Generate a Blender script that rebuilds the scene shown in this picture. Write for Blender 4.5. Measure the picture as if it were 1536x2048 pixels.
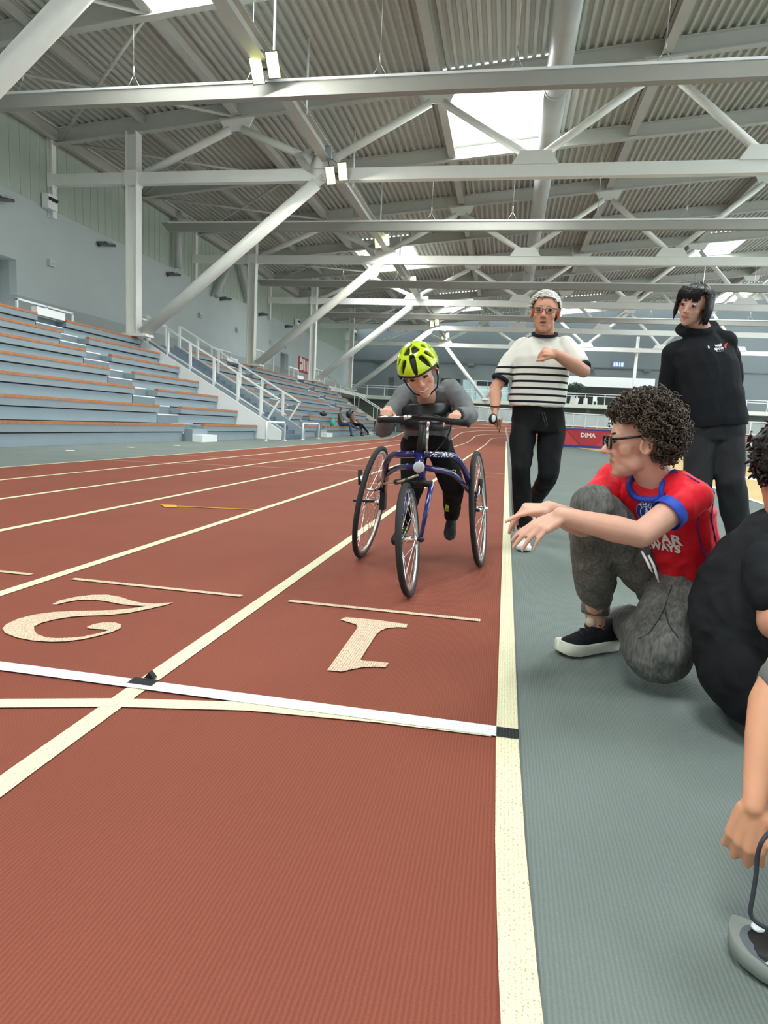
import bpy, bmesh, math, random
from mathutils import Vector, Matrix, Quaternion
from mathutils.bvhtree import BVHTree
from math import sin, cos, pi, sqrt, atan2, radians
R_ = random.Random(7)
for _o in list(bpy.data.objects): bpy.data.objects.remove(_o)
SC = bpy.context.scene
COL = SC.collection
# ------------------------------------------------------------------ camera
FPX, PITCH, YAW, ROLL, CAMH = 1291.3, 0.1356, 0.1791, -0.0502, 0.80
_F = Vector((-sin(YAW)*cos(PITCH), cos(YAW)*cos(PITCH), -sin(PITCH)))
_r = Vector((cos(YAW), sin(YAW), 0)); _d = _F.cross(_r)
_A = _r*cos(ROLL) + _d*sin(ROLL); _B = _d*cos(ROLL) - _r*sin(ROLL)
camd = bpy.data.cameras.new('camera'); cam = bpy.data.objects.new('camera', camd); COL.objects.link(cam)
camd.sensor_fit = 'VERTICAL'; camd.sensor_height = 24.0; camd.lens = 24.0*FPX/2048
camd.clip_start = 0.05; camd.clip_end = 400
_m = Matrix((_A, -_B, -_F)).transposed().to_4x4(); _m.translation = (0, 0, CAMH)
cam.matrix_world = _m
SC.camera = cam
# ------------------------------------------------------------------ world, lights, exposure
SC.view_settings.view_transform = 'Standard'; SC.view_settings.look = 'None'
SC.view_settings.gamma = 1.0; SC.view_settings.use_curve_mapping = False
SC.view_settings.exposure = 0.62
wd = bpy.data.worlds.new('daylight'); SC.world = wd; wd.use_nodes = True
bg = wd.node_tree.nodes['Background']; bg.inputs[0].default_value = (0.90, 0.97, 1.0, 1); bg.inputs[1].default_value = 2.2
# skylights of the hall, seen and added: (x0, x1, y0, y1) openings in the roof deck, each with daylight falling through it
BAY = 5.75
ROOF_SLOPE = 0.093
def roof_z(x): return 12.68 + ROOF_SLOPE*x          # underside of the deck
SKY_CELLS = [(-3.05, 0.48, 23.0), (-10.15, -6.62, 11.5), (-10.15, -6.62, 40.25), (11.13, 14.66, 46.0),
             (-6.62, -3.05, 57.5), (4.03, 7.56, 63.25), (18.2, 21.7, 63.25), (4.03, 7.56, 5.75),
             (11.13, 14.66, 17.25), (11.13, 14.66, 0.0), (-3.05, 0.48, -5.75), (-10.15, -6.62, -5.75), (18.2, 21.7, 5.75), (18.2, 21.7, 28.75)]  # those over and behind the camera are unseen, added for their light
SKY_POWER = 690.0
for (x0, x1, y0) in SKY_CELLS:
    ld = bpy.data.lights.new('skylight_daylight', 'AREA'); ld.shape = 'RECTANGLE'; ld.size = x1-x0-0.1; ld.size_y = BAY-0.5
    ld.energy = SKY_POWER; ld.color = (0.95, 1.0, 0.98)
    lo = bpy.data.objects.new('skylight_daylight', ld); COL.objects.link(lo)
    lo.location = ((x0+x1)/2, y0+BAY/2, roof_z((x0+x1)/2)+0.55)
# ------------------------------------------------------------------ helpers
def W(px, py, Y):
    """a point seen at (px, py) of the 1536x2048 frame that lies at distance Y down the hall"""
    d = _F + _A*((px-768)/FPX) + _B*((py-1024)/FPX)
    return Vector((0, 0, CAMH)) + d*(Y/d.y)
def WG(px, py, z=0.0):
    d = _F + _A*((px-768)/FPX) + _B*((py-1024)/FPX)
    return Vector((0, 0, CAMH)) + d*((z-CAMH)/d.z)
def V(*a): return Vector(a)
def lin(c):
    return tuple(((u/255)/12.92 if u/255 <= 0.04045 else ((u/255+0.055)/1.055)**2.4) for u in c)
MATS = {}
def mat(name, rgb, rough=0.6, metal=0.0, noise=0.0, nscale=8.0, bump=0.0, bscale=60.0, spec=0.5, emit=None, estr=0.0, coat=0.0, bdist=0.01):
    """procedural material: base colour with soft noise variation and fine noise relief"""
    if name in MATS: return MATS[name]
    m = bpy.data.materials.new(name); m.use_nodes = True; nt = m.node_tree; N = nt.nodes; Lk = nt.links
    b = N['Principled BSDF']; c = lin(rgb)
    b.inputs['Base Color'].default_value = (*c, 1); b.inputs['Roughness'].default_value = rough
    b.inputs['Metallic'].default_value = metal; b.inputs['Specular IOR Level'].default_value = spec
    b.inputs['Coat Weight'].default_value = coat
    tc = N.new('ShaderNodeTexCoord')
    if noise:
        n = N.new('ShaderNodeTexNoise'); n.inputs['Scale'].default_value = nscale; n.inputs['Detail'].default_value = 4
        Lk.new(tc.outputs['Object'], n.inputs['Vector'])
        mr = N.new('ShaderNodeMapRange'); mr.inputs[1].default_value = 0.25; mr.inputs[2].default_value = 0.75
        mr.inputs[3].default_value = 1-noise; mr.inputs[4].default_value = 1+noise
        Lk.new(n.outputs['Fac'], mr.inputs[0])
        mx = N.new('ShaderNodeVectorMath'); mx.operation = 'SCALE'; mx.inputs[0].default_value = c
        Lk.new(mr.outputs[0], mx.inputs['Scale']); Lk.new(mx.outputs[0], b.inputs['Base Color'])
    if bump:
        n2 = N.new('ShaderNodeTexNoise'); n2.inputs['Scale'].default_value = bscale; n2.inputs['Detail'].default_value = 3
        Lk.new(tc.outputs['Object'], n2.inputs['Vector'])
        bp = N.new('ShaderNodeBump'); bp.inputs['Strength'].default_value = bump; bp.inputs['Distance'].default_value = bdist
        Lk.new(n2.outputs['Fac'], bp.inputs['Height']); Lk.new(bp.outputs[0], b.inputs['Normal'])
    if emit:
        b.inputs['Emission Color'].default_value = (*lin(emit), 1); b.inputs['Emission Strength'].default_value = estr
    MATS[name] = m
    return m
class MB:
    """collects boxes, bars, tubes, lathes ... and links them as ONE mesh object"""
    def __init__(s): s.v = []; s.f = []; s.sm = []
    def add(s, vs, fs, smooth=False):
        k = len(s.v); s.v += [Vector(p) for p in vs]; s.f += [tuple(i+k for i in f) for f in fs]; s.sm += [smooth]*len(fs); return s
    def box(s, x0, x1, y0, y1, z0, z1):
        x0, x1 = min(x0, x1), max(x0, x1); y0, y1 = min(y0, y1), max(y0, y1); z0, z1 = min(z0, z1), max(z0, z1)
        return s.add([(x0,y0,z0),(x1,y0,z0),(x1,y1,z0),(x0,y1,z0),(x0,y0,z1),(x1,y0,z1),(x1,y1,z1),(x0,y1,z1)],
                     [(0,3,2,1),(4,5,6,7),(0,1,5,4),(1,2,6,5),(2,3,7,6),(3,0,4,7)])
    def bar(s, p, q, w, h, up=(0,0,1)):
        """rectangular bar from p to q: w across, h along up"""
        p = Vector(p); q = Vector(q); t = (q-p).normalized(); u = Vector(up); u = (u-t*u.dot(t)).normalized(); r = t.cross(u)
        c = [r*(a*w/2)+u*(b*h/2) for a, b in ((-1,-1),(1,-1),(1,1),(-1,1))]
        return s.add([p+k for k in c]+[q+k for k in c], [(0,1,2,3),(7,6,5,4),(0,4,5,1),(1,5,6,2),(2,6,7,3),(3,7,4,0)])
    def ibeam(s, p, q, w, h, tk=0.03, up=(0,0,1)):
        p = Vector(p); q = Vector(q); t = (q-p).normalized(); u = Vector(up); u = (u-t*u.dot(t)).normalized()
        s.bar(p+u*(h/2-tk/2), q+u*(h/2-tk/2), w, tk, up); s.bar(p-u*(h/2-tk/2), q-u*(h/2-tk/2), w, tk, up)
        return s.bar(p, q, tk*0.8, h-2*tk, up)
    def tube(s, pts, r, n=10, caps=True, smooth=True, closed=False, flat=None):
        pts = [Vector(p) for p in pts]; m = len(pts)
        rs = list(r) if hasattr(r, '__len__') else [r]*m
        vs = []; u = None
        for i in range(m):
            if closed: t = pts[(i+1) % m]-pts[i-1]
            else: t = pts[min(i+1, m-1)]-pts[max(i-1, 0)]
            if t.length < 1e-9: t = Vector((0,0,1))
            t.normalize()
            if u is None:
                u = Vector((0,0,1)) if abs(t.z) < 0.9 else Vector((0,1,0))
                if flat is not None: u = Vector(flat[1])
            u = (u-t*u.dot(t));
            if u.length < 1e-6: u = t.orthogonal()
            u.normalize(); w = t.cross(u)
            fl = 1.0 if flat is None else flat[0]
            for k in range(n):
                a = 2*pi*k/n; vs.append(pts[i]+w*(cos(a)*rs[i])+u*(sin(a)*rs[i]*fl))
        fs = []
        for i in range(m if closed else m-1):
            j = (i+1) % m
            for k in range(n): fs.append((i*n+k, i*n+(k+1) % n, j*n+(k+1) % n, j*n+k))
        if caps and not closed:
            fs.append(tuple(range(n-1, -1, -1))); fs.append(tuple(range((m-1)*n, m*n)))
        return s.add(vs, fs, smooth)
    def lathe(s, prof, origin=(0,0,0), axis=(0,0,1), n=24, smooth=True):
        """prof: (radius, height) pairs turned about axis"""
        o = Vector(origin); t = Vector(axis).normalized(); u = t.orthogonal().normalized(); w = t.cross(u); vs = []; fs = []
        for r, h in prof:
            for k in range(n):
                a = 2*pi*k/n; vs.append(o+t*h+u*(cos(a)*r)+w*(sin(a)*r))
        for i in range(len(prof)-1):
            for k in range(n): fs.append((i*n+k, i*n+(k+1) % n, (i+1)*n+(k+1) % n, (i+1)*n+k))
        if prof[0][0] > 1e-6: fs.append(tuple(range(n-1, -1, -1)))
        if prof[-1][0] > 1e-6: fs.append(tuple(range((len(prof)-1)*n, len(prof)*n)))
        return s.add(vs, fs, smooth)
    def ball(s, c, r, n=14, m=9, M=None):
        """ellipsoid; r a number or 3 radii, M an optional 3x3 orientation"""
        rr = r if hasattr(r, '__len__') else (r, r, r); c = Vector(c); vs = []; fs = []
        for i in range(m+1):
            th = pi*i/m
            for k in range(n):
                a = 2*pi*k/n; p = Vector((rr[0]*sin(th)*cos(a), rr[1]*sin(th)*sin(a), rr[2]*cos(th)))
                vs.append(c+(M @ p if M else p))
        for i in range(m):
            for k in range(n): fs.append((i*n+k, (i+1)*n+k, (i+1)*n+(k+1) % n, i*n+(k+1) % n))
        return s.add(vs, fs, True)
    def cone(s, p, q, r0, r1, n=14):
        """round tapered capsule from p (radius r0) to q (radius r1)"""
        p = Vector(p); q = Vector(q); t = q-p; L = t.length
        if L < 1e-6: return s.ball(p, max(r0, r1))
        t.normalize(); pts = []; rs = []
        for k in range(5):
            a = pi/2*(1-k/4); pts.append(p-t*(r0*sin(a))); rs.append(max(r0*cos(a), 1e-4))
        for k in range(5):
            a = pi/2*(k/4); pts.append(q+t*(r1*sin(a))); rs.append(max(r1*cos(a), 1e-4))
        return s.tube(pts, rs, n)
    def chain(s, pts, rs, n=14):
        for i in range(len(pts)-1): s.cone(pts[i], pts[i+1], rs[i], rs[i+1], n)
        return s
    def prism(s, poly, d, origin=(0,0,0), U=(1,0,0), Vv=(0,1,0)):
        """flat polygon (u, v) pushed by vector d"""
        o = Vector(origin); U = Vector(U); Vv = Vector(Vv); d = Vector(d); n = len(poly)
        a = [o+U*u+Vv*v for u, v in poly]
        fs = [tuple(range(n-1, -1, -1)), tuple(range(n, 2*n))]+[(i, (i+1) % n, (i+1) % n+n, i+n) for i in range(n)]
        return s.add(a+[p+d for p in a], fs)
    def loft(s, rings, caps=True, smooth=True):
        n = len(rings[0]); vs = [p for r in rings for p in r]; fs = []
        for i in range(len(rings)-1):
            for k in range(n): fs.append((i*n+k, i*n+(k+1) % n, (i+1)*n+(k+1) % n, (i+1)*n+k))
        if caps: fs.append(tuple(range(n-1, -1, -1))); fs.append(tuple(range((len(rings)-1)*n, len(rings)*n)))
        return s.add(vs, fs, smooth)
    def mesh(s, name, off=(0,0,0)):
        o = Vector(off); me = bpy.data.meshes.new(name)
        me.from_pydata([p-o for p in s.v], [], s.f); me.polygons.foreach_set('use_smooth', s.sm); me.update()
        return me
    def build(s, name, m, parent=None, fix=True):
        off = Vector((0,0,0))
        if parent is not None: off = ORG.get(parent.name, Vector((0,0,0)))
        else:
            xs = [p.x for p in s.v]; ys = [p.y for p in s.v]
            off = Vector(((min(xs)+max(xs))/2, (min(ys)+max(ys))/2, min(p.z for p in s.v)))
        me = s.mesh(name, off)
        if fix:
            bm = bmesh.new(); bm.from_mesh(me); bmesh.ops.recalc_face_normals(bm, faces=bm.faces); bm.to_mesh(me); bm.free()
        return link(name, me, m, parent, off)
ORG = {}
def link(name, me, m, parent=None, off=(0,0,0)):
    o = bpy.data.objects.new(name, me); COL.objects.link(o)
    if m is not None:
        me.materials.clear(); me.materials.append(m)
    if parent is not None: o.parent = parent
    else: o.location = off
    ORG[o.name] = Vector(off)
    return o
def thing(name, label, cat, loc=(0,0,0), group=None, kind=None):
    o = bpy.data.objects.new(name, None); COL.objects.link(o); o.location = loc; o.empty_display_size = 0.1
    ORG[o.name] = Vector(loc); o['label'] = label; o['category'] = cat
    if group: o['group'] = group
    if kind: o['kind'] = kind
    return o
def tag(o, label, cat, group=None):
    o['label'] = label; o['category'] = cat
    if group: o['group'] = group
    return o
def struct(o, label=None):
    o['kind'] = 'structure'
    if label: o['label'] = label
    return o
def put(src, parent, d):
    """a copy of a part moved by d, sharing its mesh"""
    c = src.copy(); COL.objects.link(c); c.parent = parent; c.location = src.location+Vector(d); ORG[c.name] = ORG[src.name]+Vector(d)
    return c
def text_mesh(s, size=1.0, bold=0.0, shear=0.0, spacing=1.0):
    """2-D triangles of a line of lettering, centred: (verts, faces)"""
    cu = bpy.data.curves.new('lettering', 'FONT'); cu.body = s; cu.size = size; cu.align_x = 'CENTER'; cu.align_y = 'CENTER'
    cu.offset = bold; cu.shear = shear; cu.space_character = spacing; cu.resolution_u = 3
    o = bpy.data.objects.new('lettering', cu); COL.objects.link(o)
    me = bpy.data.meshes.new_from_object(o.evaluated_get(bpy.context.evaluated_depsgraph_get()))
    vs = [(v.co.x, v.co.y) for v in me.vertices]; fs = [tuple(p.vertices) for p in me.polygons]
    bpy.data.objects.remove(o); bpy.data.curves.remove(cu); bpy.data.meshes.remove(me)
    return vs, fs
def text_obj(s, size, origin, U, Vv, m, parent=None, name='lettering', bold=0.0, lift=0.0, shear=0.0, spacing=1.0):
    vs, fs = text_mesh(s, size, bold, shear, spacing); U = Vector(U); Vv = Vector(Vv); o = Vector(origin); n = U.cross(Vv).normalized()
    b = MB(); b.add([o+U*x+Vv*y+n*lift for x, y in vs], fs)
    return b.build(name, m, parent, fix=False)
# ================================================================== materials of the hall
def ribbed(name, rgb, amt=0.14, rough=0.75, wear=0.0, wearcol=(150,85,70), spec=0.12, nz=0.10):
    """rubber flooring: fine ribs along the hall (8 mm pitch) and granule noise; optional worn paint"""
    m = bpy.data.materials.new(name); m.use_nodes = True; nt = m.node_tree; N = nt.nodes; Lk = nt.links
    b = N['Principled BSDF']; b.inputs['Roughness'].default_value = rough; b.inputs['Specular IOR Level'].default_value = spec
    g = N.new('ShaderNodeNewGeometry'); sp = N.new('ShaderNodeSeparateXYZ'); Lk.new(g.outputs['Position'], sp.inputs[0])
    nw = N.new('ShaderNodeTexNoise'); nw.inputs['Scale'].default_value = 30; Lk.new(g.outputs['Position'], nw.inputs['Vector'])
    mu = N.new('ShaderNodeMath'); mu.operation = 'MULTIPLY_ADD'; mu.inputs[1].default_value = 2*pi/0.0085
    ad = N.new('ShaderNodeMath'); ad.operation = 'MULTIPLY'; ad.inputs[1].default_value = 3.0; Lk.new(nw.outputs['Fac'], ad.inputs[0])
    Lk.new(sp.outputs['X'], mu.inputs[0]); Lk.new(ad.outputs[0], mu.inputs[2])
    si = N.new('ShaderNodeMath'); si.operation = 'SINE'; Lk.new(mu.outputs[0], si.inputs[0])
    n1 = N.new('ShaderNodeTexNoise'); n1.inputs['Scale'].default_value = 420; n1.inputs['Detail'].default_value = 2; Lk.new(g.outputs['Position'], n1.inputs['Vector'])
    n2 = N.new('ShaderNodeTexNoise'); n2.inputs['Scale'].default_value = 1.3; n2.inputs['Detail'].default_value = 5; Lk.new(g.outputs['Position'], n2.inputs['Vector'])
    def mr(src, a, c, d, e):
        q = N.new('ShaderNodeMapRange'); q.inputs[1].default_value = a; q.inputs[2].default_value = c; q.inputs[3].default_value = d; q.inputs[4].default_value = e
        Lk.new(src, q.inputs[0]); return q.outputs[0]
    f1 = mr(si.outputs[0], -1, 1, 1-amt, 1+amt*0.5); f2 = mr(n1.outputs['Fac'], 0.3, 0.7, 1-nz, 1+nz); f3 = mr(n2.outputs['Fac'], 0.3, 0.7, 0.94, 1.06)
    m1 = N.new('ShaderNodeMath'); m1.operation = 'MULTIPLY'; Lk.new(f1, m1.inputs[0]); Lk.new(f2, m1.inputs[1])
    m2 = N.new('ShaderNodeMath'); m2.operation = 'MULTIPLY'; Lk.new(m1.outputs[0], m2.inputs[0]); Lk.new(f3, m2.inputs[1])
    vs = N.new('ShaderNodeVectorMath'); vs.operation = 'SCALE'; vs.inputs[0].default_value = lin(rgb); Lk.new(m2.outputs[0], vs.inputs['Scale'])
    if wear:
        n4 = N.new('ShaderNodeTexNoise'); n4.inputs['Scale'].default_value = 260; n4.inputs['Detail'].default_value = 6; Lk.new(g.outputs['Position'], n4.inputs['Vector'])
        su = N.new('ShaderNodeMath'); su.operation = 'MULTIPLY_ADD'; su.inputs[1].default_value = -0.05; Lk.new(si.outputs[0], su.inputs[0]); Lk.new(n4.outputs['Fac'], su.inputs[2])
        fr = mr(su.outputs[0], 0.5+0.17*(1-wear), 0.56+0.17*(1-wear), 0.0, 0.8)
        mx = N.new('ShaderNodeMix'); mx.data_type = 'RGBA'; Lk.new(fr, mx.inputs[0]); Lk.new(vs.outputs[0], mx.inputs[6]); mx.inputs[7].default_value = (*lin(wearcol), 1)
        Lk.new(mx.outputs[2], b.inputs['Base Color'])
    else: Lk.new(vs.outputs[0], b.inputs['Base Color'])
    bp = N.new('ShaderNodeBump'); bp.inputs['Strength'].default_value = 0.25; bp.inputs['Distance'].default_value = 0.002
    hm = N.new('ShaderNodeMath'); hm.operation = 'ADD'; Lk.new(si.outputs[0], hm.inputs[0]); Lk.new(n1.outputs['Fac'], hm.inputs[1])
    Lk.new(hm.outputs[0], bp.inputs['Height']); Lk.new(bp.outputs[0], b.inputs['Normal'])
    MATS[name] = m
    return m
M_track = ribbed('track_rubber', (136, 76, 61))
M_floor = ribbed('grey_rubber', (116, 126, 122), amt=0.10, nz=0.07)
M_line = ribbed('cream_paint', (226, 222, 188), amt=0.05, wear=0.45, wearcol=(165, 150, 125))
M_num = ribbed('pale_worn_paint', (222, 205, 178), amt=0.06, wear=0.85)
M_fin = ribbed('white_paint', (228, 238, 238), amt=0.04, wear=0.1)
M_blk = ribbed('black_paint', (52, 54, 54), amt=0.3)
M_yel = ribbed('yellow_paint', (225, 165, 60), amt=0.05)
M_beige = ribbed('beige_rubber', (205, 180, 130), amt=0.05)
M_steel = mat('white_steel', (230, 232, 226), 0.45, noise=0.03, nscale=2)
M_rail = mat('hung_rail_paint', (158, 157, 149), 0.5, noise=0.03, nscale=2)
M_strut = mat('white_tube', (234, 236, 229), 0.35, noise=0.03, nscale=3)
M_deck = mat('deck_sheet', (188, 191, 184), 0.5, metal=0.0, noise=0.05, nscale=1.2)
M_raft = mat('rafter_steel', (190, 191, 184), 0.5, noise=0.04, nscale=2)
M_wall = mat('grey_wall', (178, 188, 186), 0.8, noise=0.03, nscale=0.8, bump=0.1)
M_wain = mat('grey_wainscot', (160, 168, 166), 0.8, noise=0.03, nscale=0.8)
M_farw = mat('far_grey_wall', (102, 112, 114), 0.8, noise=0.03, nscale=0.5)
M_panel = mat('green_grey_panel', (168, 180, 166), 0.45, noise=0.04, nscale=3)
M_bench = mat('stand_blue_grey', (134, 148, 155), 0.6, noise=0.04, nscale=2)
M_riser = mat('stand_riser', (146, 162, 170), 0.6, noise=0.04, nscale=2)
M_wood = mat('bench_wood', (172, 112, 70), 0.55, noise=0.18, nscale=9)
M_white = mat('white_paint_metal', (232, 236, 236), 0.4)
M_stair = mat('stair_blue_grey', (92, 108, 122), 0.7)
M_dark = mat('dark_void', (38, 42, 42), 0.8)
M_glassb = mat('pale_window', (175, 205, 212), 0.15, noise=0.15, nscale=1.5)
M_metal = mat('grey_lamp_metal', (92, 98, 96), 0.45, metal=0.4)
M_slab = mat('slab_cream', (222, 222, 208), 0.6)
M_under = mat('soffit_grey', (140, 145, 136), 0.8)
M_cable = mat('steel_wire', (190, 190, 186), 0.4, metal=0.6)
# ================================================================== floor and running track
LX = [0.062, -1.0, -2.066, -3.132, -4.198, -5.264, -6.33]      # lane lines, inner to outer
XIN, XOUT = 0.092, -6.36
Y0B, RB = 44.5, 17.5                                            # the bend begins at Y0B, inner radius RB, centre to the right
def track_pt(s, x, dz=0.0):
    """s runs along the inner edge, x across (as on the straight); the bend is banked"""
    e = XIN-x
    k = min(max((s-34.0)/20.0, 0), 1); k = k*k*(3-2*k); z = e*0.215*k
    if s <= 1.6:                                                 # the near bend begins at the finish line
        a = (1.6-s)/RB; r = RB+e; return Vector((XIN+RB-cos(a)*r, 1.6-sin(a)*r, z+dz))
    if s <= Y0B: return Vector((x, s, z+dz))
    a = min((s-Y0B)/RB, pi)
    c = Vector((XIN+RB, Y0B, 0)); r = RB+e
    p = c+Vector((-cos(a)*r, sin(a)*r, 0)); p.z = z+dz
    return p
def s_steps():
    out = [-12, -10, -8, -6, -5, -4, -3, -2, -1.4, -0.8, -0.3, 0, 0.3, 0.6, 0.9, 1.2, 1.6, 3, 6, 10, 15, 20, 25, 30, 34]
    s = 35.0
    while s < Y0B+RB*pi*0.8: out.append(s); s += 1.1
    return out
SS = s_steps()
def strip(xa, xb, dz=0.0, ss=SS, nx=1):
    b = MB(); vs = []; n = nx+1
    for s in ss:
        for i in range(n): vs.append(track_pt(s, xa+(xb-xa)*i/nx, dz))
    fs = [(i*n+k, i*n+k+1, (i+1)*n+k+1, (i+1)*n+k) for i in range(len(ss)-1) for k in range(nx)]
    return b.add(vs, fs)
b = MB(); b.box(-17.65, 40, -11.5, 73.5, -0.25, -0.006); floor = struct(b.build('floor', M_floor), 'grey ribbed sports floor of the infield and aisle')
track = struct(strip(XIN, XOUT, 0.0, nx=6).build('running_track', M_track, fix=False), 'red ribbed running track with a banked far bend')
for i, x in enumerate(LX):
    w = 0.029 if i < 6 else 0.024
    ss = [s for s in SS]
    o = strip(x+w, x-w, 0.003).build('lane_line', M_line, track, fix=False)
def paint(poly, m, name, dz=0.0045, parent=None):
    b = MB(); b.add([(x, y, dz) for x, y in poly], [tuple(range(len(poly)))])
    return b.build(name, m, parent or track, fix=False)
def hline(x0, x1, y0, y1, w, m, name='marking', dz=0.0045):
    return paint([(x0, y0-w/2), (x1, y1-w/2), (x1, y1+w/2), (x0, y0+w/2)], m, name, dz)
o = hline(-6.33, 0.033, 1.66, 1.66, 0.058, M_fin, 'finish_line', 0.0055); o['label'] = 'bright white finish line'
cre = [(-6.0, -1.2), (-3.0, 0.75), (-2.0, 1.16), (-1.285, 1.441), (-1.0, 1.533), (-0.647, 1.615), (-0.282, 1.648), (0.02, 1.655)]
b = MB(); vs = []
for i, (x, y) in enumerate(cre):
    a = cre[max(i-1, 0)]; c = cre[min(i+1, len(cre)-1)]; t = Vector((c[0]-a[0], c[1]-a[1], 0)).normalized(); n = Vector((-t.y, t.x, 0))*0.027
    vs += [Vector((x, y, 0.004))+n, Vector((x, y, 0.004))-n]
b.add(vs, [(2*i, 2*i+1, 2*i+3, 2*i+2) for i in range(len(cre)-1)]); o = b.build('curved_line', M_line, track, fix=False); o['label'] = 'worn cream curved start line'
paint([(0.033, 1.632), (0.091, 1.632), (0.091, 1.686), (0.033, 1.686)], M_blk, 'black_mark', 0.006)
paint([(-1.045, 1.655), (-0.965, 1.655), (-0.965, 1.70), (-1.045, 1.70)], M_blk, 'black_mark', 0.0065)
for i in range(6): hline(LX[i+1]+0.11, LX[i]-0.11, 2.66, 2.66, 0.033, M_num, 'lane_dash')
# lane numerals painted upside down to the runner's view
def num(pts, org, sc, name):
    q = [WG(org[0]+u/sc, org[1]+v/sc) for u, v in pts]
    return paint([(p.x, p.y) for p in q], M_num, name)
o = num([(462,362),(490,349),(640,362),(806,385),(801,403),(755,400),(700,405),(668,418),(645,440),(600,510),(566,568),(580,573),(640,576),(710,584),(694,607),(640,604),(580,606),(525,616),(470,629),(395,622),(460,530),(520,446),(550,402),(545,388),(510,376)], (500,1100), 2.56, 'lane_number')
o['label'] = 'painted numeral 1'
two = [(230,242),(262,225),(330,210),(400,201),(470,200),(530,210),(575,226),(620,236),(680,240),(762,234),(730,245),(655,262),(560,281),(470,290),(380,293),(310,298),(235,310),(180,325),(150,340),(150,358),(165,375),(200,388),(250,392),(310,390),(370,384),(425,372),(462,362),(480,355),(440,352),(395,350),(380,343),(410,330),(455,322),(505,323),(533,332),(528,348),(490,365),(430,382),(360,397),(290,406),(220,408),(140,402),(70,388),(25,370),(10,350),(28,330),(75,308),(150,288),(230,277),(320,272),(420,270),(500,268),(580,260),(640,250),(580,248),(520,240),(470,230),(410,222),(340,224),(290,233),(245,244)]
o = num(two, (0,1100), 2.194, 'lane_number'); o['label'] = 'painted numeral 2'
hline(-2.82, -2.09, 5.12, 5.28, 0.035, M_yel, 'yellow_mark'); paint([(-2.93, 5.16), (-2.80, 5.02), (-2.72, 5.07), (-2.80, 5.2)], M_yel, 'yellow_mark', 0.005)
hline(-1.86, -1.34, 8.34, 8.48, 0.04, M_yel, 'yellow_mark')
hline(-6.36, 0.05, 9.35, 11.1, 0.03, M_num, 'thin_line', 0.004); hline(-6.36, 0.05, 11.65, 11.95, 0.03, M_num, 'thin_line', 0.004)
# jump runways of the infield
def fpaint(pts, m, name, dz=-0.002):
    return paint([(WG(*p).x, WG(*p).y) for p in pts], m, name, dz, floor)
o = fpaint([(1140,893),(1230,892),(1380,914),(1536,940),(1536,1010),(1440,978),(1380,958),(1220,906)], M_beige, 'runway'); o['label'] = 'beige jump runway'
fpaint([(1225,908),(1380,957),(1536,1008),(1536,1012),(1380,961),(1221,909)], M_fin, 'runway_line', 0.0)
fpaint([(1375,930),(1536,962),(1536,966),(1375,933)], M_fin, 'runway_line', 0.0)
# small triangular photocell stub on the second lane line at the finish
b = MB(); b.prism([(-0.016, 0), (0.016, 0), (0.0, 0.02)], (0, 0.02, 0), (-1.0, 1.70, 0.007), (1,0,0), (0,0,1))
tag(b.build('marker_wedge', mat('black_plastic', (24, 24, 26), 0.5)), 'tiny black wedge marker where finish line crosses the lane line', 'marker')
for (px, py) in ((140, 900.5), (261, 894), (353, 890.5)):
    p = WG(px, py); b = MB(); b.lathe([(0.09, 0), (0.09, 0.004), (0.0, 0.005)], (p.x, p.y, -0.006), n=16)
    b.build('floor_cap', M_white, floor)
# ================================================================== roof
PURL = [-17.25, -13.7, -10.15, -3.05, 4.03, 11.13, 18.2, 25.3]
XW = -17.65                                                      # face of the wall behind the stand
YF = 72.5                                                        # face of the far wall
CELLX = [-17.25, -13.7, -10.15, -6.62, -3.05, 0.48, 4.03, 7.56, 11.13, 14.66, 18.2, 21.75, 25.3]
BAYS = [BAY*i for i in range(-2, 13)]                            # rafter lines along the hall
ceiling = thing('ceiling', 'pale corrugated roof deck on white rafters and purlins', 'ceiling', (0, 0, 12), kind='structure')
del ceiling['category']
def deck_mesh(w, l, flip):
    """one deck sheet: trapezoid ribs along Y, 0.27 m pitch"""
    b = MB(); n = max(1, round(w/0.272)); p = w/n; prof = []
    for i in range(n):
        x = i*p; prof += [(x, 0.0), (x+p*0.34, 0.0), (x+p*0.48, 0.11), (x+p*0.86, 0.11)]
    prof.append((w, 0.0)); m = len(prof); vs = []
    for y in (0, l): vs += [(x, y, z+x*ROOF_SLOPE) for x, z in prof]
    return b.add(vs, [(i, i+1, m+i+1, m+i) for i in range(m-1)]).mesh('deck_panel')
dm = deck_mesh(3.55, BAY, 0); dm.materials.append(M_deck)
for i in range(len(CELLX)-1):
    for y in BAYS[:-1]:
        if any(abs((s[0]+s[1])/2-(CELLX[i]+CELLX[i+1])/2) < 0.5 and abs(s[2]-y) < 0.5 for s in SKY_CELLS): continue
        o = bpy.data.objects.new('deck_panel', dm); COL.objects.link(o); o.parent = ceiling
        o.location = (CELLX[i], y, roof_z(CELLX[i])-12); ORG[o.name] = Vector((CELLX[i], y, 0))
for y in BAYS:
    if y > YF: continue
    x0, x1 = -17.4, 25.5
    b = MB(); b.ibeam((x0, y, roof_z(x0)-0.28), (x1, y, roof_z(x1)-0.28), 0.24, 0.54, 0.035); b.build('rafter', M_raft, ceiling)
for x in PURL:
    w = 0.20 if x in (-13.7, -17.25) else 0.3
    h = 0.26 if x == -13.7 else 0.42
    b = MB(); b.ibeam((x, BAYS[0], roof_z(x)-0.03-h/2), (x, YF, roof_z(x)-0.03-h/2), w, h, 0.03); b.build('purlin', M_raft, ceiling)
M_pane = bpy.data.materials.new('skylight_dome'); M_pane.use_nodes = True
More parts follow.
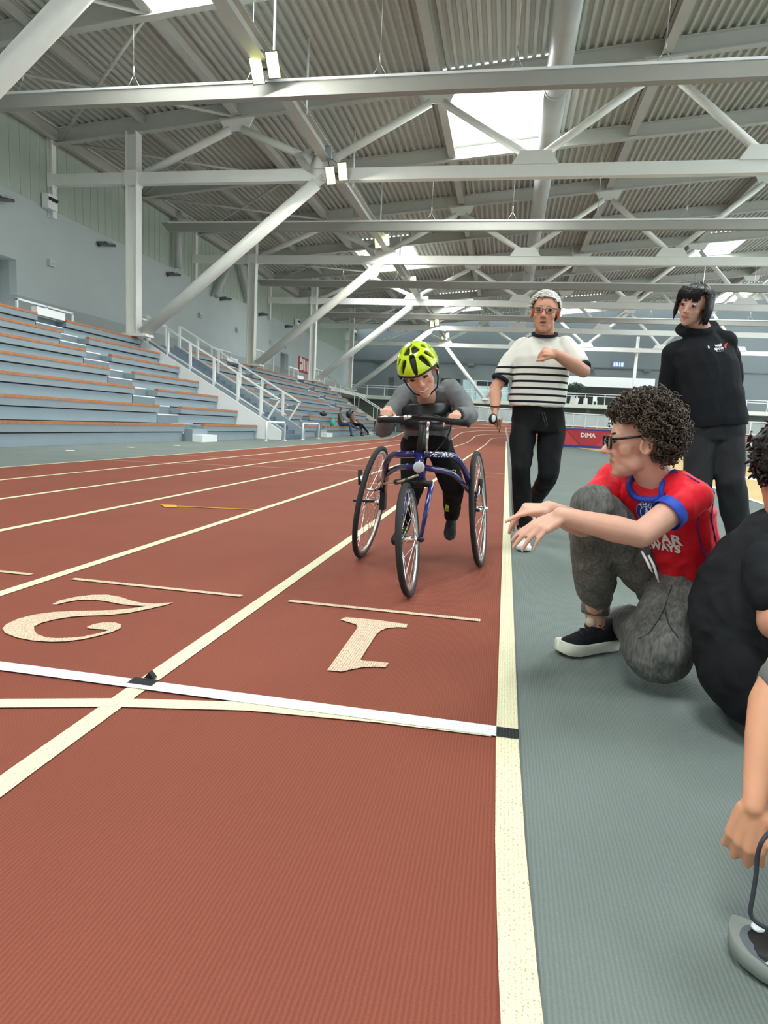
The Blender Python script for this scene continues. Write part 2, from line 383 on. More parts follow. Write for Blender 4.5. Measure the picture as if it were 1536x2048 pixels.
_n = M_pane.node_tree.nodes; _l = M_pane.node_tree.links
_t = _n.new('ShaderNodeBsdfTransparent'); _x = _n.new('ShaderNodeMixShader'); _x.inputs[0].default_value = 0.06
_l.new(_t.outputs[0], _x.inputs[1]); _l.new(_n['Principled BSDF'].outputs[0], _x.inputs[2]); _l.new(_x.outputs[0], _n['Material Output'].inputs[0])
for (x0, x1, y0) in SKY_CELLS:
    ya, yb = y0+0.15, y0+BAY-0.15; zr = lambda x: roof_z(x)
    b = MB()
    for (p, q) in (((x0, ya), (x1, ya)), ((x1, ya), (x1, yb)), ((x1, yb), (x0, yb)), ((x0, yb), (x0, ya))):
        b.bar((p[0], p[1], zr(p[0])+0.2), (q[0], q[1], zr(q[0])+0.2), 0.1, 0.46)
    f = b.build('skylight_frame', M_white, ceiling)
    b = MB(); vs = []; nn = 8
    for i in range(nn+1):
        t = i/nn; x = x0+(x1-x0)*t
        for y in (ya, yb): vs.append((x, y, zr(x)+0.3+0.12*sin(pi*t)))
    b.add(vs, [(2*i, 2*i+1, 2*i+3, 2*i+2) for i in range(nn)]); b.build('skylight_dome', M_pane, f, fix=False)
# diagonal wind bracing under the deck near the wall
for (xa, ya, xb, yb) in ((-17.2, 11.5, -10.2, 17.25), (-10.2, 11.5, -17.2, 17.25), (-17.2, 17.25, -10.2, 23.0), (-10.2, 17.25, -17.2, 23.0), (-17.2, 23, -10.2, 28.75), (-17.2, 28.75, -10.2, 23),
                         (-17.2, 28.75, -10.2, 34.5), (-17.2, 34.5, -10.2, 28.75), (-17.2, 40.25, -10.2, 46), (-10.2, 40.25, -17.2, 46), (-17.2, 51.75, -10.2, 57.5), (-10.2, 51.75, -17.2, 57.5)):
    b = MB(); b.tube([(xa, ya, roof_z(xa)-0.45), (xb, yb, roof_z(xb)-0.45)], 0.055, 8); b.build('bracing_rod', M_raft, ceiling)
# ================================================================== trusses
TY = [11.5, 23.0, 34.5, 46.0, 57.5, 69.0]
BN = [-6.9, 0.28, 7.2, 14.3, 21.4]                               # nodes of the bottom chord
TN = [-10.15, -3.05, 4.03, 11.13, 18.2]                          # nodes of the top chord
ords = ['overhead truss at the very top left, its raking strut cut by the frame', 'nearest full truss, crossing behind the second lamp pair', 'second full truss beyond the lamp pair, above the stairway',
        'third full truss, crossing just above the man and the woman', 'fourth truss, low and far beyond the helmet', 'farthest truss in front of the far wall']
def plate(x, y, z, w, h, up=1):
    b = MB(); b.prism([(-w/2, 0), (-w*0.32, h*up), (w*0.32, h*up), (w/2, 0)], (0, 0.06, 0), (x, y-0.03, z), (1,0,0), (0,0,1)); return b
for k, y in enumerate(TY):
    zc = 9.25
    t = thing('roof_truss', 'white steel '+ords[k], 'truss', (0, y, 9.05), 'roof trusses across the hall')
    b = MB(); b.bar((XW+0.05, y, zc), (24.8, y, zc), 0.26, 0.4); b.build('bottom_chord', M_steel, t)
    for x in BN: plate(x, y-0.16, zc+0.18, 1.5, 0.42).build('gusset_plate', M_steel, t)
    for x in TN: plate(x, y-0.02, roof_z(x)-0.5, 1.3, 0.45, -1).build('gusset_plate', M_steel, t)
    seq = [(-13.9, zc+0.1)]
    for i in range(5): seq += [(TN[i], roof_z(TN[i])-0.8), (BN[i], zc+0.35)]
    for i in range(len(seq)-1):
        (xa, za), (xb, zb) = seq[i], seq[i+1]; d = Vector((xb-xa, 0, zb-za)).normalized()*0.25
        b = MB(); b.tube([Vector((xa, y, za))+d, Vector((xb, y, zb))-d], 0.13, 12); b.build('diagonal_tube', M_strut, t)
    if k < 5:
        b = MB(); b.tube([(-13.75, y, 3.75), (-7.15, y, 9.0)], 0.22, 18); s = b.build('raking_strut', M_strut, t)
        b = MB(); b.tube([(-13.95, y, 3.6), (-13.65, y, 3.83)], 0.15, 12); b.build('strut_joint', M_steel, s)
        b = MB(); b.tube([(-7.2, y, 8.96), (-6.9, y, 9.2)], 0.15, 12); b.build('strut_joint', M_steel, s)
colab = ['white steel column at the top of the stand left of the near frame edge', 'tall white steel column rising from the stand nearest the left stairway', 'second white steel column, beyond the stairway railing', 'third white steel column, right of the red wall banner', 'fourth slim white column near the far gallery']
for k, y in enumerate(TY[:5]):
    t = thing('steel_column', colab[k], 'column', (-14.15, y, 3.6), 'columns along the stand')
    b = MB(); b.ibeam((-14.15, y, 3.6), (-14.15, y, roof_z(-14.15)-0.5), 0.36, 0.44, 0.05, up=(1,0,0)); b.build('shaft', M_steel, t)
    b = MB(); b.box(-14.5, -13.5, y-0.3, y+0.3, 3.6, 3.70); b.build('base_plate', M_steel, t)
    b = MB(); b.box(-14.4, -13.9, y-0.22, y+0.22, 9.0, 9.5); b.build('joint_collar', M_steel, t)
    t2 = thing('wall_post', ['wall post beside the stand at the left frame edge', 'slim white wall post behind the nearest column', 'slim white wall post behind the second column', 'slim white wall post behind the third column', 'slim white wall post behind the far column'][k], 'post', (XW+0.12, y, 7.9))
    b = MB(); b.ibeam((XW+0.12, y, 7.9), (XW+0.12, y, roof_z(XW)-0.1), 0.22, 0.22, 0.03, up=(1,0,0)); b.build('shaft', M_steel, t2)
    b = MB(); b.box(XW+0.02, XW+0.26, y-0.14, y+0.14, 9.0, 9.5); b.build('bracket', M_steel, t2)
# rails hung on wires between the trusses
hl = ['nearest hung white rail, widest across the top of the view', 'second hung white rail with its left end free beside the wall', 'third hung white rail, just above the woman with black hair', 'farthest hung white rail']
for k, y in enumerate((17.25, 28.75, 40.25, 51.75)):
    t = thing('hung_rail', hl[k], 'rail', (0, y, 9.05), 'hung rails between the trusses')
    b = MB(); b.box(-15.9, 24, y-0.12, y+0.12, 9.05, 9.43); b.prism([(0, 0), (-0.35, 0.38), (0, 0.38)], (0, 0.24, 0), (-15.9, y-0.12, 9.05), (1,0,0), (0,0,1)); b.build('channel', M_rail, t)
    b = MB(); b.box(-15.9, 24, y-0.15, y-0.12, 9.40, 9.46); b.build('top_lip', M_white, t)
    for x in [-14.0+3.4*i for i in range(11)]:
        b = MB(); zt = roof_z(x)+0.05
        b.tube([(x, y, 10.0), (x, y, zt)], 0.010, 5); b.tube([(x, y, 9.78), (x, y, 10.02)], 0.025, 6)
        b.tube([(x-0.22, y, 9.43), (x, y, 9.8)], 0.010, 5); b.tube([(x+0.22, y, 9.43), (x, y, 9.8)], 0.010, 5); b.build('hanger_wire', M_cable, t)
# the long lamp beam and the duct, both running down the hall
t = thing('lamp_beam', 'long white beam running down the hall that carries the lit lamps', 'beam', (-6.9, 12, 9.6))
b = MB(); b.ibeam((-6.75, 8, 9.85), (-6.75, 69, 9.85), 0.34, 0.42, 0.03); b.build('beam', M_raft, t)
for y in [14.4, 17.2, 20.0, 26, 31.6, 37.4]:
    b = MB(); b.tube([(-6.6, y, 9.9), (-6.6, y, roof_z(-6.6))], 0.035, 8); b.build('hanger_pole', M_white, t)
t = thing('air_duct', 'large round pale air duct running down the hall under the roof', 'duct', (0.75, 8, 11.0))
M_duct = mat('duct_skin', (186, 190, 186), 0.4, noise=0.05, nscale=1.5)
ys = [5+5.75*i for i in range(12)]
for a, c in zip(ys[:-1], ys[1:]):
    b = MB(); b.tube([(0.75, a, 11.45), (0.75, c, 11.45)], 0.36, 28); s = b.build('duct_length', M_duct, t)
    b = MB(); b.tube([(0.75, c-0.05, 11.45), (0.75, c+0.05, 11.45)], 0.375, 28); b.build('joint_band', M_duct, s)
# lamps
M_lens = mat('lamp_lens', (255, 255, 235), 0.3, emit=(252, 255, 150), estr=3.2)
ll = ['nearest pair of lit floodlights under a grey control box', 'second pair of lit floodlights, at the nearest full truss', 'third pair of lit floodlights, in front of a roof window', 'fourth pair of lit floodlights beyond the roof window', 'fifth pair of lit floodlights, small, above the helmet', 'sixth pair of lit floodlights, far, above the helmet', 'farthest cluster of spotlights right above the helmet']
for k, (lx, ly, y) in enumerate(((530, 136, 16.65), (673, 347, 22.6), (764, 482, 33.2), (821, 563, 43.0), (847, 601, 49.6), (869, 646, 57.0), (891, 672, 67.6))):
    LC = W(lx, ly, y); x = LC.x; zl_ = LC.z
    t = thing('floodlight_pair', ll[k], 'lamp', (x, y, zl_), 'lamps along the lamp beam')
    sc = 1.35
    for dx, dz in ((-0.21, 0.0), (0.21, 0.12)):
        c = Vector((x+dx, y, zl_-0.06+dz)); fwd = Vector((0.25, -0.85, -0.62)).normalized(); sd = Vector((1, 0, 0)); up = fwd.cross(sd)
        sd = (Vector((1,0,0))-fwd*fwd.x).normalized(); up = fwd.cross(sd).normalized()
        def q(u, v, w): return c+sd*u*sc+up*v*sc+fwd*w*sc
        b = MB(); b.loft([[q(-.12,-.22,0), q(.12,-.22,0), q(.12,.22,0), q(-.12,.22,0)], [q(-.09,-.16,-.12), q(.09,-.16,-.12), q(.09,.16,-.12), q(-.09,.16,-.12)]], smooth=False)
        h = b.build('lamp_housing', M_metal, t)
        b = MB(); b.loft([[q(-.105,-.2,.002), q(.105,-.2,.002), q(.105,.2,.002), q(-.105,.2,.002)], [q(-.105,-.2,.012), q(.105,-.2,.012), q(.105,.2,.012), q(-.105,.2,.012)]], smooth=False); b.build('lens', M_lens, h)
    ld = bpy.data.lights.new('floodlight', 'AREA'); ld.size = 0.5; ld.energy = 170; ld.color = (1.0, 0.98, 0.86); lo = bpy.data.objects.new('floodlight', ld); COL.objects.link(lo)
    lo.location = (x, y-0.25, zl_-0.35); lo.rotation_euler = (0.0, radians(-18), 0)
    b = MB(); b.box(x-0.42, x-0.20, y-0.05, y+0.09, zl_+0.48, zl_+0.85); b.build('control_box', mat('box_grey', (176, 186, 190), 0.5), t)
    b = MB(); b.tube([(x-0.32, y, zl_+0.5), (x-0.28, y, zl_+0.3), (x-0.2, y+0.05, zl_+0.12)], 0.015, 6); b.tube([(x-0.28, y, zl_+0.5), (x-0.1, y, zl_+0.42), (x+0.15, y+0.05, zl_+0.2)], 0.012, 6); b.build('lamp_cable', M_metal, t)
    b = MB(); b.box(x-0.3, x+0.3, y+0.12, y+0.16, zl_+0.02, zl_+0.06); b.build('bracket', M_metal, t)
# unlit loudspeakers at the truss nodes
for (p, lb) in (((-7.35, 22.7, 9.72), 'ribbed grey horn loudspeaker beside the second floodlight pair'), ((-7.4, 34.2, 9.75), 'ribbed grey horn loudspeaker in front of the roof window')):
    t = thing('horn_speaker', lb, 'speaker', p)
    b = MB(); c = Vector(p); b.lathe([(0.12, 0), (0.16, 0.12), (0.3, 0.5), (0.33, 0.52), (0.0, 0.42)], c+Vector((0.1,0,0.22)), (-0.5, -0.35, -0.75), 12, smooth=False); b.build('horn', M_duct, t)
    b = MB(); b.tube([c+Vector((0.1,0,0.2)), c+Vector((0.35, 0.1, 0.1))], 0.05, 8); b.build('bracket', M_steel, t)
# ================================================================== walls
wl = thing('wall_left', 'grey wall behind the stand with ribbed panels above', 'wall', (XW, 30, 0), kind='structure'); del wl['category']
ZS = 8.25
def wallbox(y0, y1, z0, z1, m, nm, th=0.3, x=XW): b = MB(); b.box(x-th, x, y0, y1, z0, z1); return b.build(nm, m, wl)
doors = [(18.6, 21.2), (48.95, 50.8)]
segs = [(-8, 18.6), (21.2, 48.95), (50.8, YF)]
for a, c in segs:
    wallbox(a, c, 4.75, ZS, M_wall, 'wall_face'); wallbox(a, c, -0.2, 4.75, M_wain, 'wall_foot')
for a, c in doors: wallbox(a, c, 5.95, ZS, M_wall, 'wall_lintel'); wallbox(a, c, -0.2, 3.55, M_wain, 'wall_foot')
for i, (a, c) in enumerate(doors):
    b = MB(); b.box(XW-0.9, XW-0.85, a-0.1, c+0.1, 3.55, 6.0); dd = struct(b.build('door_%d' % (i+1), mat('door_grey', (150, 160, 160), 0.6)), 'recessed grey door')
    b = MB(); b.box(XW-0.85, XW-0.3, a-0.05, a, 3.55, 6.0); b.build('reveal', M_wain, dd); b = MB(); b.box(XW-0.85, XW-0.3, c, c+0.05, 3.55, 6.0); b.build('reveal', M_wain, dd); b = MB(); b.box(XW-0.85, XW-0.3, a, c, 5.95, 6.05); b.build('reveal', M_wain, dd)
pm = MB(); w = 0.494
pm.add([(0,0,0),(0,w-0.03,0),(0,w-0.03,2.75),(0,0,2.75),(0.018,0.01,0),(0.018,w-0.04,0),(0.018,w-0.04,2.75),(0.018,0.01,2.75)],
       [(4,5,6,7),(0,4,7,3),(5,1,2,6),(0,1,5,4),(7,6,2,3)])
pme = pm.mesh('wall_panel'); pme.materials.append(M_panel)
b = MB(); b.box(XW-0.3, XW-0.02, -8, YF, ZS, 11.1); b.build('panel_backing', mat('panel_joint', (214, 220, 212), 0.6), wl)
for i in range(120):
    y = 13.0+0.5*i
    if y > 72: break
    o = bpy.data.objects.new('wall_panel', pme); COL.objects.link(o); o.parent = wl; o.location = (-0.015, y-30, ZS); ORG[o.name] = Vector((XW, y, ZS))
b = MB(); b.box(XW-0.1, XW+0.2, -8, YF, 10.75, 11.02); b.build('eaves_beam', M_raft, wl)
for (p, q) in (((432, 592), (462, 520)), ((500, 604), (478, 520))):
    d0 = W(p[0], p[1], 1.0)-Vector((0,0,CAMH)); d1 = W(q[0], q[1], 1.0)-Vector((0,0,CAMH)); a = Vector((0,0,CAMH))+d0*((XW+0.35)/d0.x); c = Vector((0,0,CAMH))+d1*((XW+0.35)/d1.x)
    b = MB(); b.tube([a, c], 0.17, 12); b.build('wall_brace', M_duct, wl)
# far wall
wf = thing('wall_far', 'tall grey end wall behind the gallery', 'wall', (5, YF, 0), kind='structure'); del wf['category']
def fbox(x0, x1, z0, z1, m, nm, par=None, th=0.3, y=YF): b = MB(); b.box(x0, x1, y, y+th, z0, z1); return b.build(nm, m, par or wf)
fbox(-18, 45, 7.3, 15.5, M_farw, 'wall_upper')
def fx(px): return W(px, 780, YF).x
def fz(px, py): return W(px, py, YF).z
fbox(-18, 45, 3.7, 7.3, M_farw, 'wall_face')
fbox(fx(1128), fx(1308), fz(1200, 774), fz(1200, 754), M_white, 'white_band', th=0.06, y=YF-0.07); fbox(fx(1264), fx(1308), 3.8, fz(1200, 774), M_white, 'white_band', th=0.06, y=YF-0.07)
fbox(fx(1128), fx(1263), 3.8, fz(1200, 774), M_dark, 'dark_recess', th=0.03, y=YF-0.04)
fbox(fx(925), fx(1016), 3.8, fz(970, 761), M_glassb, 'gallery_glass', th=0.03, y=YF-0.04)
fbox(fx(880), fx(919), fz(900, 772), fz(900, 757), M_dark, 'dark_window', th=0.03, y=YF-0.04)
fbox(fx(952), fx(1016), fz(970, 772), fz(970, 763), M_dark, 'dark_window', th=0.02, y=YF-0.06)
for px in (925, 940, 952, 975, 995, 1016): b = MB(); b.box(fx(px)-0.04, fx(px)+0.04, YF-0.09, YF-0.03, 3.8, fz(970, 761)); b.build('mullion', M_wain, wf)
for k in range(16): b = MB(); zz_ = fz(782, 768)+0.17*k*0.9; b.box(fx(777), fx(787), YF-0.05, YF-0.01, zz_-1.6, zz_-1.53); b.build('vent_slat', M_metal, wf)
fbox(-18, 45, -0.2, 3.7, M_under, 'wall_ground')
b = MB(); b.box(-18, 30, YF-0.12, YF-0.04, 7.72, 7.82); b.build('cable_tray', M_metal, wf)
for i, x in enumerate((-14.6, -9.3, -4.3, 2.5, 8.2, 13.9, 19.5)):
    b = MB(); b.box(x-0.35, x+0.35, YF-0.5, YF-0.1, 7.5, 7.7); b.build('tray_lamp', M_metal, wf)
b = MB(); b.box(-18, 45, -11.9, -11.5, -0.2, 16); struct(b.build('wall_rear', M_white), 'unseen white end wall behind the camera')  # unseen wall added to stop light from behind, white to bounce fill forward
# wall lamps behind the stand
wlamps = [(0, 398), (210, 489), (345, 549), (450, 598), (525, 629), (577, 653)]
for i, (px, py) in enumerate(wlamps):
    d = W(px, py, 1.0)-Vector((0,0,CAMH)); p = Vector((0,0,CAMH))+d*((XW+0.2)/d.x)
    t = thing('wall_lamp', ['slanted grey wall lamp at the left frame edge', 'slanted grey wall lamp left of the nearest column', 'slanted grey wall lamp just right of the nearest column', 'slanted grey wall lamp behind the raking strut', 'slanted grey wall lamp right of the second column', 'slanted grey wall lamp near the third column'][i], 'lamp', p)
    b = MB(); b.bar(p+Vector((-0.1,-0.32,-0.05)), p+Vector((0.15,0.38,0.1)), 0.3, 0.1, (0.5,0,1)); b.build('lamp_body', M_metal, t)
    b = MB(); b.tube([p+Vector((-0.2,-0.2,-0.1)), p+Vector((0,-0.15,-0.02))], 0.06, 8); b.build('arm', M_metal, t)
    b = MB(); b.bar(p+Vector((0.03,0.02,0.11)), p+Vector((0.14,0.32,0.16)), 0.2, 0.02, (0.5,0,1)); b.build('lens', M_duct, t)
for i, (px, py) in enumerate(((101, 526), (400, 631), (474, 660), (541, 683), (571, 693))):
    d = W(px, py, 1.0)-Vector((0,0,CAMH)); p = Vector((0,0,CAMH))+d*((XW+0.05)/d.x)
    b = MB(); b.box(p.x-0.05, p.x+0.1, p.y-0.15, p.y+0.15, p.z-0.13, p.z+0.13); b.ball(p+Vector((0.1,0,0)), 0.06)
    tag(b.build('wall_sensor', M_duct), ['small white wall sensor left of the nearest column', 'small round wall sensor behind the stairway railing', 'small round wall sensor beneath the raking strut', 'small round wall sensor left of the recessed door', 'small round wall sensor right of the recessed door'][i], 'sensor')
for i, (px, py) in enumerate(((105, 405), (597, 645))):
    d = W(px, py, 1.0)-Vector((0,0,CAMH)); p = Vector((0,0,CAMH))+d*((XW+0.3)/d.x); sz = 0.26
    t = thing('emergency_light', ['white box with three small spot lamps under the near wall post', 'small white spot lamp box under the second wall post'][i], 'lamp', p)
    b = MB(); b.box(p.x-0.25, p.x+0.02, p.y-sz, p.y+sz, p.z-sz, p.z+sz); b.build('case', M_white, t)
    for j in (-1, 0, 1): b = MB(); b.lathe([(0.05, 0), (0.08, 0.08), (0.0, 0.06)], p+Vector((0.02, j*0.16, 0.05)), (0.6, -0.3, 0.5), 10); b.build('spot', M_dark, t)
# downpipe by the second wall post
d = W(357, 440, 1.0)-Vector((0,0,CAMH)); p = Vector((0,0,CAMH))+d*((XW+0.4)/d.x)
b = MB(); b.tube([(p.x, p.y, ZS), (p.x, p.y, 10.9)], 0.18, 14); b.box(p.x-0.35, p.x+0.35, p.y-0.3, p.y+0.3, 10.75, 10.9)
tag(b.build('downpipe', M_duct), 'grey vertical pipe on the ribbed wall left of the second column', 'pipe')
# red banner on the wall
d = W(598, 725, 1.0)-Vector((0,0,CAMH)); p0 = Vector((0,0,CAMH))+d*((XW+0.05)/d.x)
t = thing('wall_banner', 'red banner with white lettering on the grey wall', 'banner', (p0.x, p0.y, p0.z-1))
b = MB(); b.box(XW+0.01, XW+0.05, p0.y, p0.y+3.6, p0.z-0.75, p0.z+0.55); b.build('cloth', mat('banner_red', (190, 60, 48), 0.6), t)
for j, (a, h0, h1) in enumerate(((0.25, 0.1, 0.5), (0.25, -0.6, -0.1), (0.9, -0.5, 0.4), (1.35, -0.6, 0.4), (1.8, -0.55, 0.3), (2.3, -0.6, 0.35), (2.9, -0.6, 0.1))):
    b = MB(); b.box(XW+0.05, XW+0.058, p0.y+a, p0.y+a+(0.5 if j < 2 else 0.28), p0.z+h0, p0.z+h1); b.build('print', M_white, t)
# ================================================================== stand
NT = 7
M_astep = mat('aisle_step_grey', (116, 130, 138), 0.65, noise=0.04)
def TX(i): return -9.3-0.8*i
def TZ(i): return 0.505+0.514*i
AISLES = [(17.75, 19.05), (31.3, 32.7), (42.6, 44.0)]
def stand(name, label, sections, aisles, yend):
    t = thing(name, label, 'stand', (-9.3, sections[0][0], 0))
    for (a, c) in sections:
        for i in range(NT):
            x, z = TX(i), TZ(i)
            zl = -0.006 if i == 0 else TZ(i-1)
            b = MB(); b.box(x-0.13, x-0.09, a, c, zl, z-0.25); b.build('riser', M_riser, t)
            b = MB(); b.box(x-0.13, x-0.10, a, c, z-0.25, z-0.22); b.build('painted_shade_strip', M_dark, t)  # dark strip paints in the shade of the gap under the bench
            b = MB(); b.box(x-0.44, x, a, c, z-0.22, z-0.06); b.build('bench_box', M_bench, t)
            xb = TX(i+1)-0.1 if i < NT-1 else XW+0.03
            b = MB(); b.box(x-0.44 if i < NT-1 else x-0.44, xb, a, c, z-0.22, z-0.035); b.build('tread', M_bench, t)
            y = a; k = 0
            while y < c-0.05:
                y2 = min(c, y+2.9+0.3*((k*7+i*3) % 4)); k += 1
                b = MB(); b.box(x-0.12, x+0.015, y+0.006, y2-0.006, z-0.06, z+0.005); b.build('bench_slat', M_wood, t); y = y2
        for yy in (a, c):
            poly = [(TX(0)-0.1, 0)]
            for i in range(NT): poly += [(TX(i)-0.1, TZ(i)-0.23), ((TX(i+1) if i < NT-1 else XW+0.15)-0.1, TZ(i)-0.23)]
            poly += [(XW+0.05, 0)]
            b = MB(); n = len(poly); b.add([(u, yy, v) for u, v in poly], [tuple(range(n))]); b.build('end_panel', M_bench, t, fix=False)
    for (a, c) in aisles:
        for i in range(NT):
            x, z = TX(i), TZ(i); zl = 0 if i == 0 else TZ(i-1)
            b = MB(); b.box(x-0.42, x-0.08 if i else x-0.1, a+0.02, c-0.02, max(zl-0.2, 0), zl+(z-zl)*0.5); s = b.build('aisle_step', M_astep, t)
            b = MB(); b.box(x-0.12 if i else x-0.14, x-0.075, a+0.03, c-0.03, zl+(z-zl)*0.5-0.03, zl+(z-zl)*0.5+0.003); b.build('nosing', M_white, s)
            b = MB(); xb = TX(i+1)-0.08 if i < NT-1 else XW+0.03
            b.box(xb, x-0.38, a+0.02, c-0.02, max(zl-0.2, 0), z); s = b.build('aisle_step', M_astep, t)
            b = MB(); b.box(x-0.42, x-0.375, a+0.03, c-0.03, z-0.03, z+0.003); b.build('nosing', M_white, s)
        b = MB(); b.box(-14.32, -14.12, a+0.02, c-0.02, 3.55, 3.78); b.build('top_step', M_white, t)
        b = MB(); b.box(-9.1, -8.78, a+0.1, c-0.2, -0.006, 0.2); b.build('bottom_step', M_white, t)
        b = MB(); b.box(-9.4, -9.1, a+0.1, c-0.2, -0.006, 0.36); b.build('bottom_step', M_bench, t)
    return t
stand('tiered_stand', 'blue-grey tiered seating with brown wooden bench edges left of the stairway', [(4.0, 17.75), (19.05, 23.4)], AISLES[:1], 23.4)
stand('tiered_stand', 'blue-grey tiered seating beyond the white stairway, reaching to the far gallery', [(26.55, 31.3), (32.7, 42.6), (44.0, 50.5)], AISLES[1:], 50.5)
# stairway between the two blocks
t = thing('stairway', 'straight stairway with white sloping sides cutting through the stand', 'stairs', (-9, 25, 0))
def slope(y0, y1, dz0, dz1, m, nm):
    b = MB(); b.prism([(-14.3, 3.55+dz0), (-8.75+min(0, dz0), 0.0), (-8.35, 0.0), (-8.35, 0.2+dz1), (-8.5, 0.29+dz1), (-14.3, 3.55+dz1)], (0, y1-y0, 0), (0, y0, 0), (1,0,0), (0,0,1)); return b.build(nm, m, t)
slope(23.45, 23.52, -0.9, 0.14, M_white, 'stair_side'); slope(23.86, 23.98, -0.3, 0.16, M_riser, 'stringer'); slope(26.35, 26.46, -0.9, 0.16, M_riser, 'stringer')
n = 20
for i in range(n):
    x = -8.5-5.75*i/n; z = 3.5*(i+1)/n
    b = MB(); b.box(x-0.32, x, 23.98, 26.35, max(z-0.35, 0), z); b.build('step', M_stair, t)
    if i % 1 == 0:
        b = MB(); b.box(x-0.32, x, 23.52, 23.86, max(z-0.4, 0), max(z-0.1, 0.05)); b.build('side_step', M_stair, t)
def stair_rail(y, label):
    t = thing('stair_railing', label, 'railing', (-9.3, y, 0), 'white railings of the stairway')
    def zz(x): return 0.45+(x+8.59)*-0.545
    xs = [-14.1, -13.25, -12.3, -11.3, -10.3, -9.35]
    for x in xs:
        b = MB(); b.bar((x, y, zz(x)-0.05), (x, y, zz(x)+1.05), 0.09, 0.09, up=(1,0,0)); b.build('post', M_white, t)
    b = MB(); b.bar((-14.1, y, zz(-14.1)+1.06), (-8.59, y, zz(-8.59)+1.06), 0.07, 0.06); b.build('top_rail', M_white, t)
    b = MB(); b.bar((-8.59, y, zz(-8.59)+1.08), (-9.25, y, 0.46), 0.07, 0.06); b.build('end_rail', M_white, t)
    b = MB(); b.bar((-14.1, y, zz(-14.1)+0.18), (-9.2, y, zz(-9.2)+0.18), 0.05, 0.05); b.build('low_rail', M_white, t)
    return t
stair_rail(23.9, 'near white railing of the stairway, posts in front of the bench ends'); stair_rail(26.4, 'far white railing of the stairway, behind the near one')
t = thing('landing_guard', 'white square guard frame at the head of the stairway', 'railing', (-14.4, 24, 3.5))
for y in (23.9, 25.1, 26.4): b = MB(); b.bar((-14.75, y, 3.5), (-14.75, y, 4.5), 0.07, 0.07, (1,0,0)); b.build('post', M_white, t)
b = MB(); b.bar((-14.75, 23.9, 4.5), (-14.75, 26.4, 4.5), 0.06, 0.06); b.bar((-14.75, 23.9, 4.5), (-14.1, 23.9, 4.53), 0.06, 0.06); b.build('rail', M_white, t)
def guard(y0, y1, x, z, h, label, n=3):
    t = thing('low_guard', label, 'railing', (x, y0, z)); 
    for k in range(n):
        y = y0+(y1-y0)*k/(n-1); b = MB(); b.bar((x, y, z), (x, y, z+h), 0.06, 0.06, (1,0,0)); b.build('post', M_white, t)
    b = MB(); b.bar((x, y0-0.03, z+h), (x, y1+0.03, z+h), 0.06, 0.06); b.build('rail', M_white, t)
guard(18.0, 20.6, -15.0, 3.61, 0.42, 'low white guard rail at the top of the near aisle'); guard(14.2, 16.6, -14.6, 3.61, 0.42, 'low white guard rail at the left frame edge')
guard(31.4, 33.8, -15.0, 3.61, 0.6, 'low white guard rail at the top of the second aisle'); guard(42.8, 44.8, -14.8, 3.61, 0.7, 'low white guard rail at the third column')
guard(34.9, 38.4, -14.3, 3.61, 1.0, 'taller white guard rail beside the second column'); guard(46.5, 49.8, -14.3, 3.61, 1.0, 'taller white guard rail beside the third column')
# hoop barriers in front of the stand
for (ya, yb, lb) in ((21.3, 23.2, 'white tubular hoop barrier left of the stairway foot'), (25.4, 27.7, 'white tubular hoop barrier right of the stairway foot')):
    x = -8.12; t = thing('hoop_barrier', lb, 'barrier', (x, ya, 0)); r = 0.1; h = 0.66
    pts = [(x, ya, -0.006), (x, ya, h-r)]+[(x, ya+r-r*cos(a), h-r+r*sin(a)) for a in (pi/6, pi/3, pi/2)]+[(x, yb-r+r*sin(a), h-r+r*cos(a)) for a in (0, pi/6, pi/3, pi/2)]+[(x, yb, -0.006)]
    b = MB(); b.tube(pts, 0.038, 10); b.build('hoop', M_white, t)
    for y in (ya, yb): b = MB(); b.lathe([(0.09, -0.006), (0.09, 0.012), (0.04, 0.016)], (x, y, 0), n=12); b.build('foot_plate', M_white, t)
# ================================================================== far gallery
t = thing('gallery', 'white far gallery with slab edge and railing above the bend', 'balcony', (5, 69.5, 3.6))
YG = 69.4
b = MB(); b.box(-17.6, 30, YG, YF, 3.42, 3.80); b.build('slab', M_slab, t)
b = MB(); b.box(-17.6, 30, YG+0.1, YF, 3.36, 3.42); b.build('soffit', M_under, t)
x = -17.0
while x < 28:
    b = MB(); b.box(x-0.035, x+0.035, YG+0.05, YG+0.12, 3.8, 4.85); b.build('post', M_white, t); x += 1.9
for z in (4.85, 4.62): b = MB(); b.box(-17, 29, YG+0.05, YG+0.11, z-0.03, z+0.03); b.build('rail', M_white, t)
for x in (8.2, 16.0, 23.0): b = MB(); b.box(x-0.2, x+0.2, YG+1.2, YG+1.6, 0, 3.4); b.build('pier', M_under, t)
